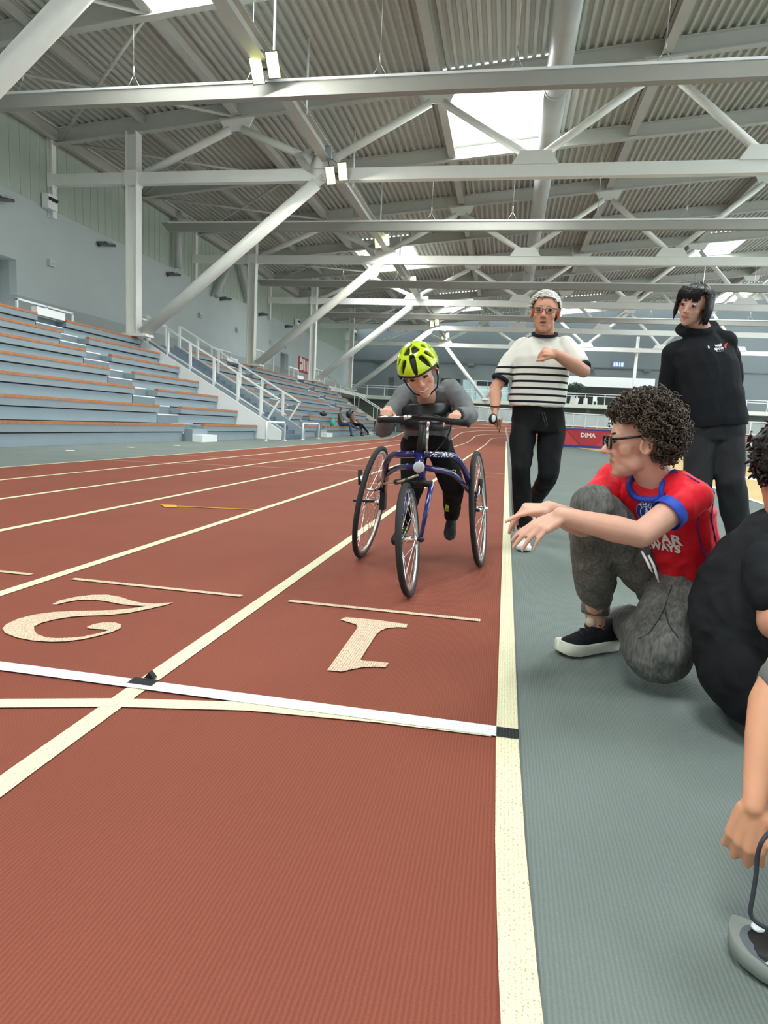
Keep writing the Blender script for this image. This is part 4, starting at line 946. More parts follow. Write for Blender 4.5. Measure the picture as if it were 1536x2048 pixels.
# ================================================================== hair and glasses
def hair_cap(h, thick, front=0.07, side=-0.005, back=-0.07, amp=0.004, seed=1.0, m=40, n=56):
    """shell over the scalp with a hairline: front height, side height above the ear, back height"""
    from mathutils import noise as _nz
    b = MB(); vs = []; fs = []
    for i in range(m+1):
        th = pi*i/m
        for k in range(n):
            a = 2*pi*k/n; d = Vector((sin(th)*cos(a), sin(th)*sin(a), cos(th)))
            q = 1+amp*8*_nz.noise(d*5+Vector((seed, 0, 0)))
            p = Vector((0, -0.012, 0.030))+Vector((d.x*(0.076+thick)*q, d.y*(0.095+thick)*q, d.z*(0.092+thick)*q)); vs.append(p)
    def keep(p):
        y = p.y
        if y > 0.03: lim = front-(0.0 if abs(p.x) < 0.055 else 0.02)
        elif y > -0.005: t = (y+0.005)/0.035; lim = side*(1-t)+(front-0.02)*t
        elif y > -0.03: t = (-0.005-y)/0.025; lim = side+0.03*sin(pi*t)
        else: lim = back+max(0, (0.05+y)/0.05)*0.03
        return p.z > lim
    for i in range(m):
        for k in range(n):
            f = (i*n+k, (i+1)*n+k, (i+1)*n+(k+1) % n, i*n+(k+1) % n)
            if sum(keep(vs[j]) for j in f) >= 3: fs.append(f)
    b.add([h.P(*p) for p in vs], fs, True); return b, keep
def scalp(h, d, t=0.0): return h.P(d.x*(0.076+t), -0.012+d.y*(0.095+t), 0.030+d.z*(0.092+t))
def glasses(h, par, m, w=0.023, hh=0.016, rr=0.0016, y=0.098, z=0.006, pw=3.0, temple=0.0022, flat=1.0):
    b = MB()
    for e in (-1, 1):
        pts = []
        for k in range(22):
            a = 2*pi*k/22; ca, sa = cos(a), sin(a)
            pts.append(h.P(e*0.033+w*math.copysign(abs(ca)**(2/pw), ca), y-0.10*abs(e*0.033+w*ca)*0.25, z+hh*math.copysign(abs(sa)**(2/pw), sa)))
        b.tube(pts, rr, 6, closed=True)
        b.tube([h.P(e*(0.033+w), y-0.006, z+0.012), h.P(e*0.077, y-0.03, z+0.014), h.P(e*0.081, 0.004, z+0.022), h.P(e*0.081, -0.018, z+0.016)], temple, 6)
    b.tube([h.P(-0.011, y+0.001, z+0.002), h.P(0, y+0.005, z+0.006), h.P(0.011, y+0.001, z+0.002)], rr, 6)
    o = b.build('glasses', m, par)
    return o
def black_cloth(nm, rgb=(24, 25, 28), rough=0.85): return mat(nm, rgb, rough, noise=0.12, nscale=14, bump=0.12, bscale=220, spec=0.25, bdist=0.004)
def legs(b, hipL, kneeL, ankL, hipR, kneeR, ankR, r=(0.095, 0.068, 0.05), r2=None):
    for hp, kn, an, rr in ((hipL, kneeL, ankL, r), (hipR, kneeR, ankR, r2 or r)):
        hp, kn, an = Vector(hp), Vector(kn), Vector(an)
        b.chain([hp, hp.lerp(kn, 0.5), kn, kn.lerp(an, 0.45), an], [rr[0], (rr[0]+rr[1])*0.52, rr[1], (rr[1]+rr[2])*0.5, rr[2]], 18)
# ================================================================== the white haired man
SK_man = skin_mat('skin_man', (205, 150, 124))
hd = Head(W(1091, 626, 4.45), (-0.14, -1, -0.06), (0.05, -0.04, 1), 1.08)
b = MB(); hd.solids(b, jaw=1.12, nose=1.2, mouth=0.9, full=1.05)
NB = W(1089, 672, 4.52); hd.neck(b, NB, 0.058, 0.062)
sL, eL, wL = W(1036, 694, 4.55), W(991, 776, 4.50), W(990, 816, 4.36)      # arm that hangs
sR, eR, wR = W(1141, 692, 4.50), W(1167, 742, 4.40), W(1112, 708, 4.15)    # arm folded up
torso(b, [(W(1076, 845, 4.6), 0.15, 0.10), (W(1080, 780, 4.56), 0.14, 0.09), (W(1086, 712, 4.53), 0.14, 0.075), (W(1088, 690, 4.52), 0.09, 0.05)], (1, 0, 0.03), (0, -1, 0))
b.chain([sL+V(0.02,0,-0.015), eL, wL], [0.036, 0.040, 0.029], 16); b.chain([eL.lerp(wL, 0.3), wL], [0.044, 0.029], 14)
b.chain([sR+V(-0.02,0,-0.015), eR, wR], [0.036, 0.044, 0.030], 16); b.chain([eR, eR.lerp(wR, 0.35), wR], [0.042, 0.047, 0.030], 14)
hand(b, wL, (-0.12, -0.35, -1), (-1, -0.3, 0.1), 1, 1.0, ((55,60,35),(60,70,40),(60,70,40),(60,65,40)), 3, (40, 15, 10), 0.5)
hand(b, wR, (-1, -0.35, 0.12), (0.1, -0.75, 0.7), -1, 1.02, ((70,95,60),(75,95,60),(75,95,60),(75,90,60)), 1, (25, 15, 10), 0.25)
hA, kA, aA = W(1046, 856, 4.58), W(1041, 935, 4.42), W(1047, 1066, 4.56)
hB_, kB, aB = W(1103, 856, 4.60), W(1098, 948, 4.50), W(1066, 1006, 4.95)
legs(b, hA, kA, aA, hB_, kB, aB, (0.075, 0.05, 0.036))
man = person(b, 0.005, 4, hd, SK_man, 'white haired man in glasses, striped white shirt and black trousers, jogging', (0.2, 4.55, 0), (0.85, 0.6, 0.58))
hd.eyes(man, (70, 70, 75), SK_man, (-0.2, 1, -0.25), (150, 145, 138), closed=0.35)
g = glasses(hd, man, mat('dark_wire', (70, 58, 48), 0.35, metal=0.4), 0.024, 0.0155, 0.0017, 0.099, 0.004, 3.2)
cb, kp = hair_cap(hd, 0.011, 0.083, 0.005, -0.055, 0.006, 3.0); 
for i in range(1100):
    th = math.acos(R_.uniform(-0.5, 1)); a = R_.uniform(0, 2*pi); d = Vector((sin(th)*cos(a), sin(th)*sin(a), cos(th)))
    q = Vector((d.x*0.086, -0.012+d.y*0.105, 0.030+d.z*0.102))
    if not kp(q): continue
    p0 = scalp(hd, d, 0.006); fl = (hd.r*(0.5*d.x+0.5)+hd.f*(0.35 if d.y > 0 else -0.4)+hd.u*(-0.35+0.3*d.z))
    p2 = p0+fl*0.022+(scalp(hd, d, 0.016)-p0)*0.8
    cb.tube([p0, p0.lerp(p2, 0.5)+(scalp(hd, d, 0.016)-p0)*0.4, p2], [0.0034, 0.0032, 0.001], 4)
b = MB(); b.ball(hd.P(0, 0.0865, -0.0625), (0.016, 0.0045, 0.0042), 12, 8, hd.M); b.build('mouth', mat('mouth_dark', (92, 46, 44), 0.5), man)
hair_obj(cb, mat('white_hair', (226, 226, 220), 0.9, noise=0.10, nscale=90, bump=0.3, bscale=220, bdist=0.003, spec=0.1), man)
# shirt with printed stripes
def stripe_mat(name, base, dark, z0, pitch, frac, count):
    m = mat(name, base, 0.85, noise=0.03, nscale=6, bump=0.15, bscale=300, bdist=0.003, spec=0.2); nt = m.node_tree; N = nt.nodes; Lk = nt.links
    tc = N.new('ShaderNodeTexCoord'); sp = N.new('ShaderNodeSeparateXYZ'); Lk.new(tc.outputs['Object'], sp.inputs[0])
    def mth(op, a, c=None):
        q = N.new('ShaderNodeMath'); q.operation = op
        for i, s in enumerate((a, c)):
            if s is None: continue
            if isinstance(s, (int, float)): q.inputs[i].default_value = s
            else: Lk.new(s, q.inputs[i])
        return q.outputs[0]
    t = mth('DIVIDE', mth('SUBTRACT', z0, sp.outputs['Z']), pitch)
    on = mth('MULTIPLY', mth('LESS_THAN', mth('FRACT', t), frac), mth('MULTIPLY', mth('GREATER_THAN', t, 0.0), mth('LESS_THAN', t, float(count))))
    b_ = N['Principled BSDF']; src = b_.inputs['Base Color'].links[0].from_socket
    mx = N.new('ShaderNodeMix'); mx.data_type = 'RGBA'; Lk.new(on, mx.inputs[0]); Lk.new(src, mx.inputs[6]); mx.inputs[7].default_value = (*lin(dark), 1)
    Lk.new(mx.outputs[2], b_.inputs['Base Color']); return m
zt = W(1080, 733, 4.42).z
b = MB()
torso(b, [(W(1074, 813, 4.57), 0.180, 0.125), (W(1074, 800, 4.57), 0.188, 0.130), (W(1077, 772, 4.56), 0.186, 0.132), (W(1081, 740, 4.54), 0.190, 0.126), (W(1085, 715, 4.52), 0.190, 0.112), (W(1087, 697, 4.52), 0.178, 0.092), (W(1088, 685, 4.52), 0.135, 0.075), (W(1089, 674, 4.52), 0.085, 0.066)], (1, 0, 0.03), (0, -1, 0))
cL = sL.lerp(eL, 0.60); cR = sR.lerp(eR, 0.62)
b.chain([sL+V(0.035,0,0.005), sL.lerp(cL, 0.5), cL], [0.060, 0.060, 0.064], 18); b.chain([sR-V(0.035,0,-0.005), sR.lerp(cR, 0.5), cR], [0.060, 0.060, 0.062], 18)
shirt = cloth(b, 0.008, 2, 0.009, 8, 2.0, stripe_mat('striped_shirt', (228, 226, 216), (26, 28, 38), zt, 0.0437, 0.33, 7), 'shirt', man, (1,1,0.6))
navy = black_cloth('navy_rib', (30, 32, 46))
def cuff(c, d, r, m, par, nm='cuff', th=0.008, wid=2):
    b = MB(); d = Vector(d).normalized()
    b.lathe([(r-th, -0.014), (r+th*0.6, -0.014), (r+th, 0), (r+th*0.6, 0.012), (r-th, 0.012), (r-th, -0.014)], c, d, 28); return b.build(nm, m, par)
cuff(cL+(eL-sL).normalized()*0.058, eL-sL, 0.054, navy, man); cuff(cR+(eR-sR).normalized()*0.055, eR-sR, 0.052, navy, man)
b = MB(); nc = NB+V(0, -0.012, 0.0); b.tube([nc+V(0.078*cos(a), -0.072*sin(a)-0.004, 0.012-0.028*max(0, sin(a))+0.014*max(0, -sin(a))) for a in [2*pi*k/32 for k in range(32)]], 0.0105, 8, closed=True); b.build('collar', navy, man)
M_jog = black_cloth('black_jogging', (20, 21, 23))
b = MB(); torso(b, [(W(1076, 864, 4.59), 0.172, 0.115), (W(1076, 845, 4.59), 0.178, 0.12), (W(1075, 820, 4.58), 0.168, 0.118), (W(1074, 808, 4.57), 0.16, 0.11)], (1, 0, 0.02), (0, -1, 0))
legs(b, hA, kA, aA+V(0,0,0.06), hB_, kB, aB, (0.092, 0.064, 0.060))
cloth(b, 0.008, 2, 0.014, 8, 5.0, M_jog, 'trousers', man, (1,1,0.5))
b = MB(); b.tube([W(1012, 856, 4.56), W(1017, 885, 4.50), W(1022, 935, 4.42), W(1023, 985, 4.46), W(1026, 1030, 4.52)], [0.012, 0.014, 0.014, 0.014, 0.010], 8, flat=(0.5, (1,0,0))); b.build('side_stripe', mat('stripe_grey', (176, 178, 176), 0.8), man)
for dx in (0, 1): b = MB(); b.tube([W(1084+4*dx, 825, 4.45), W(1087+5*dx, 836, 4.435), W(1090+4*dx, 848, 4.43), W(1092+3*dx, 857-6*dx, 4.43)], 0.0028, 6); b.build('drawstring', mat('cord_dark', (52, 54, 56), 0.7), man)
M_wsh = mat('white_trainer', (226, 230, 224), 0.6, noise=0.04, nscale=30)
shoe(man, (W(1047, 1083, 4.66).x, 4.64, 0.0), (W(1048, 1092, 4.36).x, 4.34, 0.0), M_wsh, M_wsh, 0.048, 0.10, laces=M_wsh)
ft = aB+V(-0.01, 0.02, -0.05)
shoe(man, ft+V(0, 0.10, 0.06), ft+V(0, -0.06, -0.15), M_wsh, M_black, 0.046, 0.09, up=(0, -1, 0.6))
# stopwatch in the hanging hand
p = W(986, 838, 4.30); t = thing('stopwatch', 'small black and white stopwatch held in the hanging hand of the man', 'stopwatch', p)
b = MB(); b.ball(p, (0.028, 0.014, 0.035), 16, 10); b.build('case', M_black, t)
b = MB(); b.ball(p+V(0.004,-0.010,0.004), (0.014, 0.008, 0.024), 14, 8); b.build('face', M_white, t)
b = MB(); b.tube([p+V(0.03,0,-0.01), p+V(0.035,0,-0.06), p+V(0.045,0,-0.085), p+V(0.05,0,-0.05), p+V(0.04,0,0)], 0.003, 6); b.build('strap', M_black, t)
b = MB(); b.tube([wL+V(0.031*cos(a), 0.031*sin(a), 0.004*sin(a)+0.012) for a in [2*pi*k/16 for k in range(16)]], 0.004, 6, closed=True); b.build('wrist_band', M_black, man)
# ================================================================== the woman in the black hoodie
SK_w = skin_mat('skin_woman', (214, 168, 148))
hd = Head(W(1387, 611, 4.33), (-0.72, -1, -0.30), (0.20, -0.18, 1), 0.98)
b = MB(); hd.solids(b, jaw=0.98, nose=0.9, full=1.02)
NB = W(1404, 662, 4.42); hd.neck(b, NB, 0.052, 0.056)
torso(b, [(W(1430, 850, 4.42), 0.14, 0.10), (W(1420, 760, 4.42), 0.12, 0.09), (W(1403, 700, 4.42), 0.12, 0.07), (W(1402, 680, 4.42), 0.07, 0.05)], (1, 0.1, 0.13), (0, -1, 0))
s1, e1, w1 = W(1348, 702, 4.42), W(1336, 780, 4.52), W(1385, 835, 4.58)
s2, e2, w2 = W(1450, 680, 4.44), W(1463, 755, 4.56), W(1470, 802, 4.64)
b.chain([s1+V(0.01,0,-0.02), e1, w1], [0.034, 0.036, 0.026]); b.chain([s2+V(-0.01,0,-0.02), e2, w2], [0.034, 0.036, 0.026])
hand(b, w2, (-0.3, 0.2, -1), (1, 0.2, 0), 1, 0.9, ((20,25,15),)*4)
hand(b, w1, (0.4, 0.2, -1), (0.3, 1, 0), 1, 0.9, ((20,25,15),)*4)
ga, gk, gn = W(1405, 862, 4.42), W(1395, 965, 4.36), W(1390, 1085, 4.42)
ha, hk, hn = W(1450, 862, 4.42), W(1461, 962, 4.36), W(1473, 1062, 4.45)
legs(b, ga, gk, gn, ha, hk, hn, (0.075, 0.05, 0.036))
wom = person(b, 0.005, 4, hd, SK_w, 'young woman with black fringe in a black hoodie, standing behind the seated teenager', (1.3, 4.42, 0), (0.80, 0.5, 0.5))
hd.eyes(wom, (60, 45, 38), SK_w, (0.1, 1, -0.5), (45, 36, 32), closed=0.5)
b, kp = hair_cap(hd, 0.012, 0.085, 0.0, -0.08, 0.004, 5.0)
for i in range(520):
    th = math.acos(R_.uniform(-0.35, 1)); a = R_.uniform(0, 2*pi); d = Vector((sin(th)*cos(a), sin(th)*sin(a), cos(th)))
    if d.y > 0.30 and d.z < 0.42: continue
    front = d.y > 0.25 and abs(d.x) < 0.75
    p0 = scalp(hd, d, 0.010); pts = [p0]
    if front:
        x = d.x*0.085+0.012; zz = 0.052-0.020*abs(d.x*1.4)
        zz += R_.uniform(-0.010, 0.014)
        pts += [hd.P(d.x*0.088, 0.055+0.035*d.y, 0.105), hd.P(x*1.05, 0.098-abs(d.x)*0.03, 0.080), hd.P(x*1.12+R_.uniform(-.006,.006), 0.101-abs(d.x)*0.035, zz)]
        rs = [0.008, 0.009, 0.008, 0.002]
    else:
        sx = 1 if d.x > 0 else -1; k = max(abs(d.x), 0.0); y0 = -0.012+d.y*0.108
        dn = R_.uniform(-0.105, -0.075) if d.y < 0.15 else R_.uniform(-0.07, -0.03)
        if d.x > 0.25 and d.y > -0.45: dn = R_.uniform(-0.035, 0.0)
        ex = d.x/max(1e-3, sqrt(d.x**2+d.y**2))*0.098; ey = min(0.030, -0.012+d.y/max(1e-3, sqrt(d.x**2+d.y**2))*0.116)
        ex = math.copysign(max(abs(ex), 0.088 if ey > 0.0 else 0.0), d.x)
        pts += [hd.P(ex*0.98, ey*0.98, 0.05+0.03*d.z), hd.P(ex*1.03, ey*1.04, max(-0.01, dn*0.4)), hd.P(ex*1.01, ey*1.04, max(-0.055, dn*0.8)), hd.P(ex*(0.92+R_.uniform(-.08,.12)), ey*(0.92+R_.uniform(-.08,.12)), dn)]
        rs = [0.008, 0.010, 0.010, 0.009, 0.002]
    b.tube(pts, rs, 6)
hair_obj(b, hair_mat('black_hair', (28, 24, 26), 0.32), wom)
M_hood = black_cloth('black_fleece', (27, 29, 33), 0.9)
b = MB()
torso(b, [(W(1432, 852, 4.42), 0.172, 0.135), (W(1431, 838, 4.42), 0.182, 0.145), (W(1422, 785, 4.42), 0.185, 0.145), (W(1408, 728, 4.42), 0.188, 0.132), (W(1402, 702, 4.42), 0.180, 0.112), (W(1401, 686, 4.42), 0.140, 0.09), (W(1402, 672, 4.42), 0.085, 0.07)], (1, 0.1, 0.13), (0, -1, 0))
b.chain([s1+V(0.04,0,0.01), s1+V(0,0,-0.01), e1, w1], [0.062, 0.066, 0.068, 0.050], 18); b.chain([s2-V(0.04,0,-0.01), s2+V(0,0,-0.01), e2, w2], [0.062, 0.066, 0.064, 0.045], 18)
nb = W(1400, 660, 4.44)
b.tube([nb+V(0.092*cos(a)-0.01, 0.085*sin(a)+0.015, 0.012+0.025*sin(a)-0.02*max(0, -sin(a))+0.012*cos(a)) for a in [2*pi*k/24 for k in range(24)]], 0.032, 12, closed=True)
b.ball(nb+V(0.05, 0.11, -0.02), (0.11, 0.06, 0.09))
hoodie = cloth(b, 0.008, 2, 0.013, 8, 9.0, M_hood, 'hoodie', wom, (1,1,0.6))
tree = bvh(hoodie)
o0 = W(1436, 696, 4.3)
for (dx, dz, s, bo, txt) in ((0.012, 0.018, 0.026, 0.0008, 'well'), (0.012, -0.002, 0.026, 0.0008, 'sport'), (0.014, -0.018, 0.010, 0.0, 'handisport'), (-0.05, 0.010, 0.022, 0.0008, 'li')):
    vs, fs = text_mesh(txt, s, bo); decal([(x+dx, y+dz) for x, y in vs], fs, o0, (1, 0.1, 0.12), (0, 0, 1), tree, M_white, wom, 'print')
vs, fs = [(0.048, 0.004), (0.062, 0.026), (0.085, 0.034), (0.070, 0.018), (0.058, -0.006)], [(0, 1, 2, 3, 4)]
decal(vs, fs, o0, (1, 0.1, 0.12), (0, 0, 1), tree, mat('print_red', (200, 50, 50), 0.7), wom, 'red_print')
b = MB(); torso(b, [(W(1430, 880, 4.42), 0.158, 0.115), (W(1430, 860, 4.42), 0.165, 0.125), (W(1431, 840, 4.42), 0.158, 0.12)], (1, 0.05, 0.08), (0, -1, 0))
legs(b, ga, gk, gn, ha, hk, hn, (0.098, 0.088, 0.072)); 
cloth(b, 0.009, 2, 0.011, 8, 12.0, black_cloth('charcoal_trousers', (42, 43, 46)), 'trousers', wom, (1,1,0.5))
shoe(wom, (hn.x+0.02, hn.y+0.08, 0), (hn.x-0.05, hn.y-0.17, 0), M_black, M_black, 0.045, 0.09); shoe(wom, (gn.x+0.02, gn.y+0.08, 0), (gn.x-0.06, gn.y-0.16, 0), M_black, M_black, 0.045, 0.09)
b = MB(); b.cone((hn.x, hn.y, hn.z), (hn.x, hn.y, 0.07), 0.036, 0.034); b.build('sock', M_black, wom); b = MB(); b.cone(gn, (gn.x, gn.y, 0.07), 0.036, 0.034); b.build('sock', M_black, wom)
# ================================================================== lettering on the upper tube of the trike
_p0, _p1 = W(853, 909, 3.12), W(910, 912, 3.26); _v, _f = text_mesh('PETRUS', 0.036, 0.0010, 0.0, 1.0); _w = max(x for x, y in _v)-min(x for x, y in _v); _k = (_p1-_p0).length*0.92/_w
decal([(x*_k, y*0.85) for x, y in _v], _f, _p0.lerp(_p1, 0.5)+V(0,0,0.003), _p1-_p0, (0, -0.25, 1), bvh(NAME_TUBE), M_white, tr, 'name_lettering', 0.0012, 0.06)
# ================================================================== the rider
SK_b = skin_mat('skin_boy', (218, 166, 142))
hd = Head(W(840, 745, 3.17), (0.13, -1, -0.58), (-0.36, -0.55, 1), 0.96)
b = MB(); hd.solids(b, jaw=0.92, nose=0.85, mouth=1.2, full=1.06)
NB = W(853, 795, 3.36); hd.neck(b, NB, 0.046, 0.05)
sA, eA, wA = W(805, 789, 3.42), W(767, 858, 3.26), W(776, 820, 3.075)
sB, eB, wB = W(909, 779, 3.43), W(938, 832, 3.26), W(913, 829, 3.095)
torso(b, [(W(852, 885, 3.6), 0.11, 0.08), (W(855, 840, 3.5), 0.10, 0.07), (W(857, 795, 3.43), 0.12, 0.07), (W(857, 783, 3.42), 0.09, 0.05)], (1, 0.02, 0.05), (0, -1, 0.4))
b.chain([sA, eA, wA], [0.034, 0.030, 0.022]); b.chain([sB, eB, wB], [0.034, 0.030, 0.022])
hand(b, wA, V(0.04, -0.85, -0.12), (0.0, -0.2, 0.95), -1, 0.80, ((62,80,50),(62,85,50),(62,85,50),(62,80,50)), 2, (50, 40, 40), 0.6)
hand(b, wB, V(-0.04, -0.85, -0.10), (0.0, -0.2, 0.95), 1, 0.80, ((62,80,50),(62,85,50),(62,85,50),(62,80,50)), 2, (50, 40, 40), 0.6)
h1, k1, a1 = W(878, 888, 3.66), W(906, 975, 3.62), W(904, 1030, 3.88)
h2, k2, a2 = W(828, 888, 3.66), W(825, 975, 3.58), W(806, 1045, 3.78)
legs(b, h1, k1, a1, h2, k2, a2, (0.06, 0.042, 0.03))
boy = person(b, 0.0042, 4, hd, SK_b, 'smiling boy in lime helmet and grey top, leaning over the running trike', (-0.42, 3.5, 0), (0.80, 0.50, 0.50))
hd.eyes(boy, (58, 42, 34), SK_b, (0.1, 1, -0.4), (92, 70, 52), closed=0.6)
b = MB(); b.tube([hd.P(-0.024, 0.0770, -0.056), hd.P(-0.012, 0.0860, -0.0615), hd.P(0, 0.0895, -0.063), hd.P(0.012, 0.0860, -0.0615), hd.P(0.024, 0.0770, -0.056)], [0.0020, 0.0042, 0.0048, 0.0042, 0.0020], 6); b.build('teeth', mat('teeth_white', (236, 232, 222), 0.3), boy)
# helmet
t = thing('cycling_helmet', 'lime yellow cycling helmet with black vents and white flecks, worn by the boy', 'helmet', hd.P(0, 0, 0.03))
VENT = [(90, 62, 14, 27, 0.0), (52, 66, 11.5, 19, -6), (128, 66, 11.5, 19, 6), (62, 24, 24, 12, 0), (118, 24, 24, 12, 0), (28, 60, 9, 15, -6), (152, 60, 9, 15, 6), (-90, 55, 12, 20, 0), (-50, 50, 10, 18, 0), (-130, 50, 10, 18, 0), (10, 36, 12, 9, 0), (170, 36, 12, 9, 0)]
def hel(th, az, k=1.0):
    d = Vector((sin(th)*cos(az), sin(th)*sin(az), cos(th))); rib = 1+0.025*cos(6*(az-pi/2))*sin(th)**2
    return Vector((0, -0.012, 0.036))+Vector((d.x*0.106*rib, d.y*0.134*rib, d.z*0.118))*k
def hel_low(az):
    f = sin(az); return radians(88 if f > 0.3 else (104 if f > -0.4 else 112))
def vent_at(th, az):
    A = math.degrees(az); T = math.degrees(th)
    for (va, vt, w, hgt, sl) in VENT:
        da = (A-va+180) % 360-180; dt = T-vt; da -= sl*dt/15.0
        ww = w*(0.75+0.35*(-dt/hgt)) if vt > 40 else w
        if abs(dt) < hgt and abs(da) < ww and abs(da)/ww+abs(dt)/hgt*0.9 < 1.55: return True
    return False
def helmet_shell(nt, na, k, vents):
    vs = []; fs = []
    for i in range(nt+1):
        for j in range(na): az = 2*pi*j/na; vs.append(hd.P(*hel(hel_low(az)*i/nt, az, k)))
    for i in range(nt):
        for j in range(na):
            az = 2*pi*(j+.5)/na; th = hel_low(az)*(i+.5)/nt
            if vents and vent_at(th, az): continue
            fs.append((i*na+j, (i+1)*na+j, (i+1)*na+(j+1) % na, i*na+(j+1) % na))
    return vs, fs
b = MB(); vs, fs = helmet_shell(100, 320, 1.0, True); b.add(vs, fs, True)
mh = mat('lime_shell', (198, 224, 20), 0.18, coat=0.8)
o = b.build('shell', mh, t, fix=False); md = o.modifiers.new('thickness', 'SOLIDIFY'); md.thickness = 0.014; md.offset = -1
b = MB(); vs, fs = helmet_shell(20, 48, 0.87, False); b.add(vs, fs, True); b.build('liner', mat('liner_black', (26, 26, 28), 0.7), t, fix=False)
b = MB(); b.tube([hd.P(*hel(hel_low(2*pi*j/48), 2*pi*j/48, 0.985)) for j in range(48)], 0.006, 8, closed=True); b.build('rim_band', M_black, t)
rp = random.Random(3)
for k in range(26):
    az = radians(rp.choice((rp.uniform(-25, 30), rp.uniform(150, 205), rp.uniform(45, 135)))); T = radians(rp.uniform(40, 88) if not 0.7 < az < 2.4 else rp.uniform(6, 22))
    if vent_at(T, az): continue
    b = MB(); c = hd.P(*hel(T, az, 1.004)); nn = (c-hd.P(0, -0.012, 0.036)).normalized(); tt = nn.cross(Vector((rp.uniform(-1,1), rp.uniform(-1,1), rp.uniform(-1,1)))).normalized(); ss = nn.cross(tt); L = rp.uniform(0.006, 0.013); wd_ = rp.uniform(0.003, 0.006)
    b.add([c+tt*L, c+ss*wd_, c-tt*L, c-ss*wd_], [(0,1,2,3)]); b.build('fleck', M_black if k % 3 else M_white, t, fix=False)
for e in (-1, 1):
    b = MB(); b.tube([hd.P(e*0.088, 0.02, 0.0), hd.P(e*0.080, 0.012, -0.05), hd.P(e*0.062, 0.018, -0.095), hd.P(0, 0.045, -0.122)], 0.004, 6, flat=(0.6, tuple(hd.f))); b.build('chin_strap', M_black, t)
# grey long sleeved top
M_gtop = mat('grey_marl', (112, 115, 117), 0.85, noise=0.12, nscale=40, bump=0.15, bscale=260, bdist=0.003, spec=0.2)
b = MB()
torso(b, [(W(855, 888, 3.58), 0.125, 0.10), (W(855, 872, 3.55), 0.128, 0.105), (W(856, 845, 3.50), 0.125, 0.10), (W(857, 815, 3.45), 0.140, 0.10), (W(857, 797, 3.43), 0.145, 0.09), (W(856, 785, 3.42), 0.11, 0.075), (W(854, 778, 3.42), 0.06, 0.055)], (1, 0.02, 0.05), (0, -1, 0.4))
b.chain([sA+V(0.02,0,0), sA.lerp(eA, 0.5), eA, eA.lerp(wA, 0.75)], [0.058, 0.050, 0.046, 0.034], 18); b.chain([sB-V(0.02,0,0), sB.lerp(eB, 0.5), eB, eB.lerp(wB, 0.75)], [0.058, 0.050, 0.046, 0.034], 18)
nb = W(853, 785, 3.38); b.tube([nb+V(0.055*cos(a), 0.05*sin(a), 0.01+0.018*sin(a)+0.012*cos(a)) for a in [2*pi*k/20 for k in range(20)]], 0.018, 10, closed=True)
cloth(b, 0.006, 2, 0.008, 13, 21.0, M_gtop, 'long_sleeved_top', boy, (1,1,0.6))
cuff(wB+(eB-wB).normalized()*0.012, eB-wB, 0.026, M_black, boy); 
M_btr = black_cloth('black_track_trousers', (19, 20, 22))
b = MB(); torso(b, [(W(853, 905, 3.61), 0.125, 0.10), (W(853, 890, 3.60), 0.135, 0.108), (W(854, 878, 3.57), 0.132, 0.105)], (1, 0.02, 0.05), (0, -1, 0.25))
legs(b, h1, k1, a1, h2, k2, a2, (0.078, 0.062, 0.045)); cloth(b, 0.007, 3, 0.007, 10, 25.0, M_btr, 'trousers', boy, (1,1,0.5))
M_lime = mat('neon_lime', (176, 226, 60), 0.5)
b = MB(); c = W(906, 944, 3.55); b.tube([c+V(0.014*cos(a), -0.006, 0.010*sin(a)+0.006*cos(a)) for a in [2*pi*k/14 for k in range(14)]], 0.003, 6, closed=True); b.build('lime_logo', M_lime, boy)
b = MB(); b.tube([W(895, 1010, 3.68), W(894, 1022, 3.74)], 0.012, 8, flat=(0.4, (0,1,0))); b.build('lime_flash', M_lime, boy)
shoe(boy, a1+V(0.0, 0.06, 0.03), a1+V(-0.005, -0.02, -0.155), M_black, M_black, 0.036, 0.075, up=(0, -1, 0.2), laces=M_black)
shoe(boy, a2+V(0.012, 0.05, -0.02), a2+V(-0.025, -0.09, -0.135), M_black, M_black, 0.037, 0.075, up=(0, -0.8, 0.75), accent=M_lime, laces=M_lime)
# ================================================================== the seated teenager in red
SK_r = skin_mat('skin_teen', (222, 172, 150))
hd = Head(W(1276, 886, 2.12), (-1, -0.06, -0.05), (0.05, -0.02, 1), 0.92)
b = MB(); hd.solids(b, jaw=1.0, nose=1.15, full=1.0)
NB = W(1314, 965, 2.16); hd.neck(b, NB, 0.056, 0.058)
sN, eN, wN = W(1392, 985, 2.06), W(1281, 1070, 1.95), W(1122, 1032, 1.90)      # near arm
sF, eF, wF = W(1226, 962, 2.27), W(1166, 1052, 2.10), W(1096, 1018, 2.00)      # far arm
tf = (-0.62, -0.78, 0.0); trt = (-0.78, 0.62, 0.0)
P0, P1, P2, P3 = W(1350, 1165, 2.33), W(1340, 1090, 2.27), W(1325, 1010, 2.20), W(1316, 968, 2.17)
torso(b, [(P0, 0.13, 0.10), (P1, 0.11, 0.09), (P2, 0.115, 0.075), (P3, 0.075, 0.05)], trt, tf)
b.chain([sN+V(-0.02,0.015,-0.01), sN.lerp(eN, 0.5), eN, wN], [0.034, 0.042, 0.038, 0.026], 18); b.chain([eN, eN.lerp(wN, 0.3), wN], [0.036, 0.040, 0.026], 16)
b.chain([sF+V(0.02,-0.015,-0.01), eF, wF], [0.034, 0.037, 0.026], 18); b.chain([eF, eF.lerp(wF, 0.35), wF], [0.036, 0.039, 0.026], 16)
hand(b, wN, W(1040, 1072, 1.85)-wN, (0.1, -0.35, 1), 1, 0.93, ((14,14,10),(18,14,10),(22,16,12),(24,18,12)), 5, (30, 5, 5), 0.4)
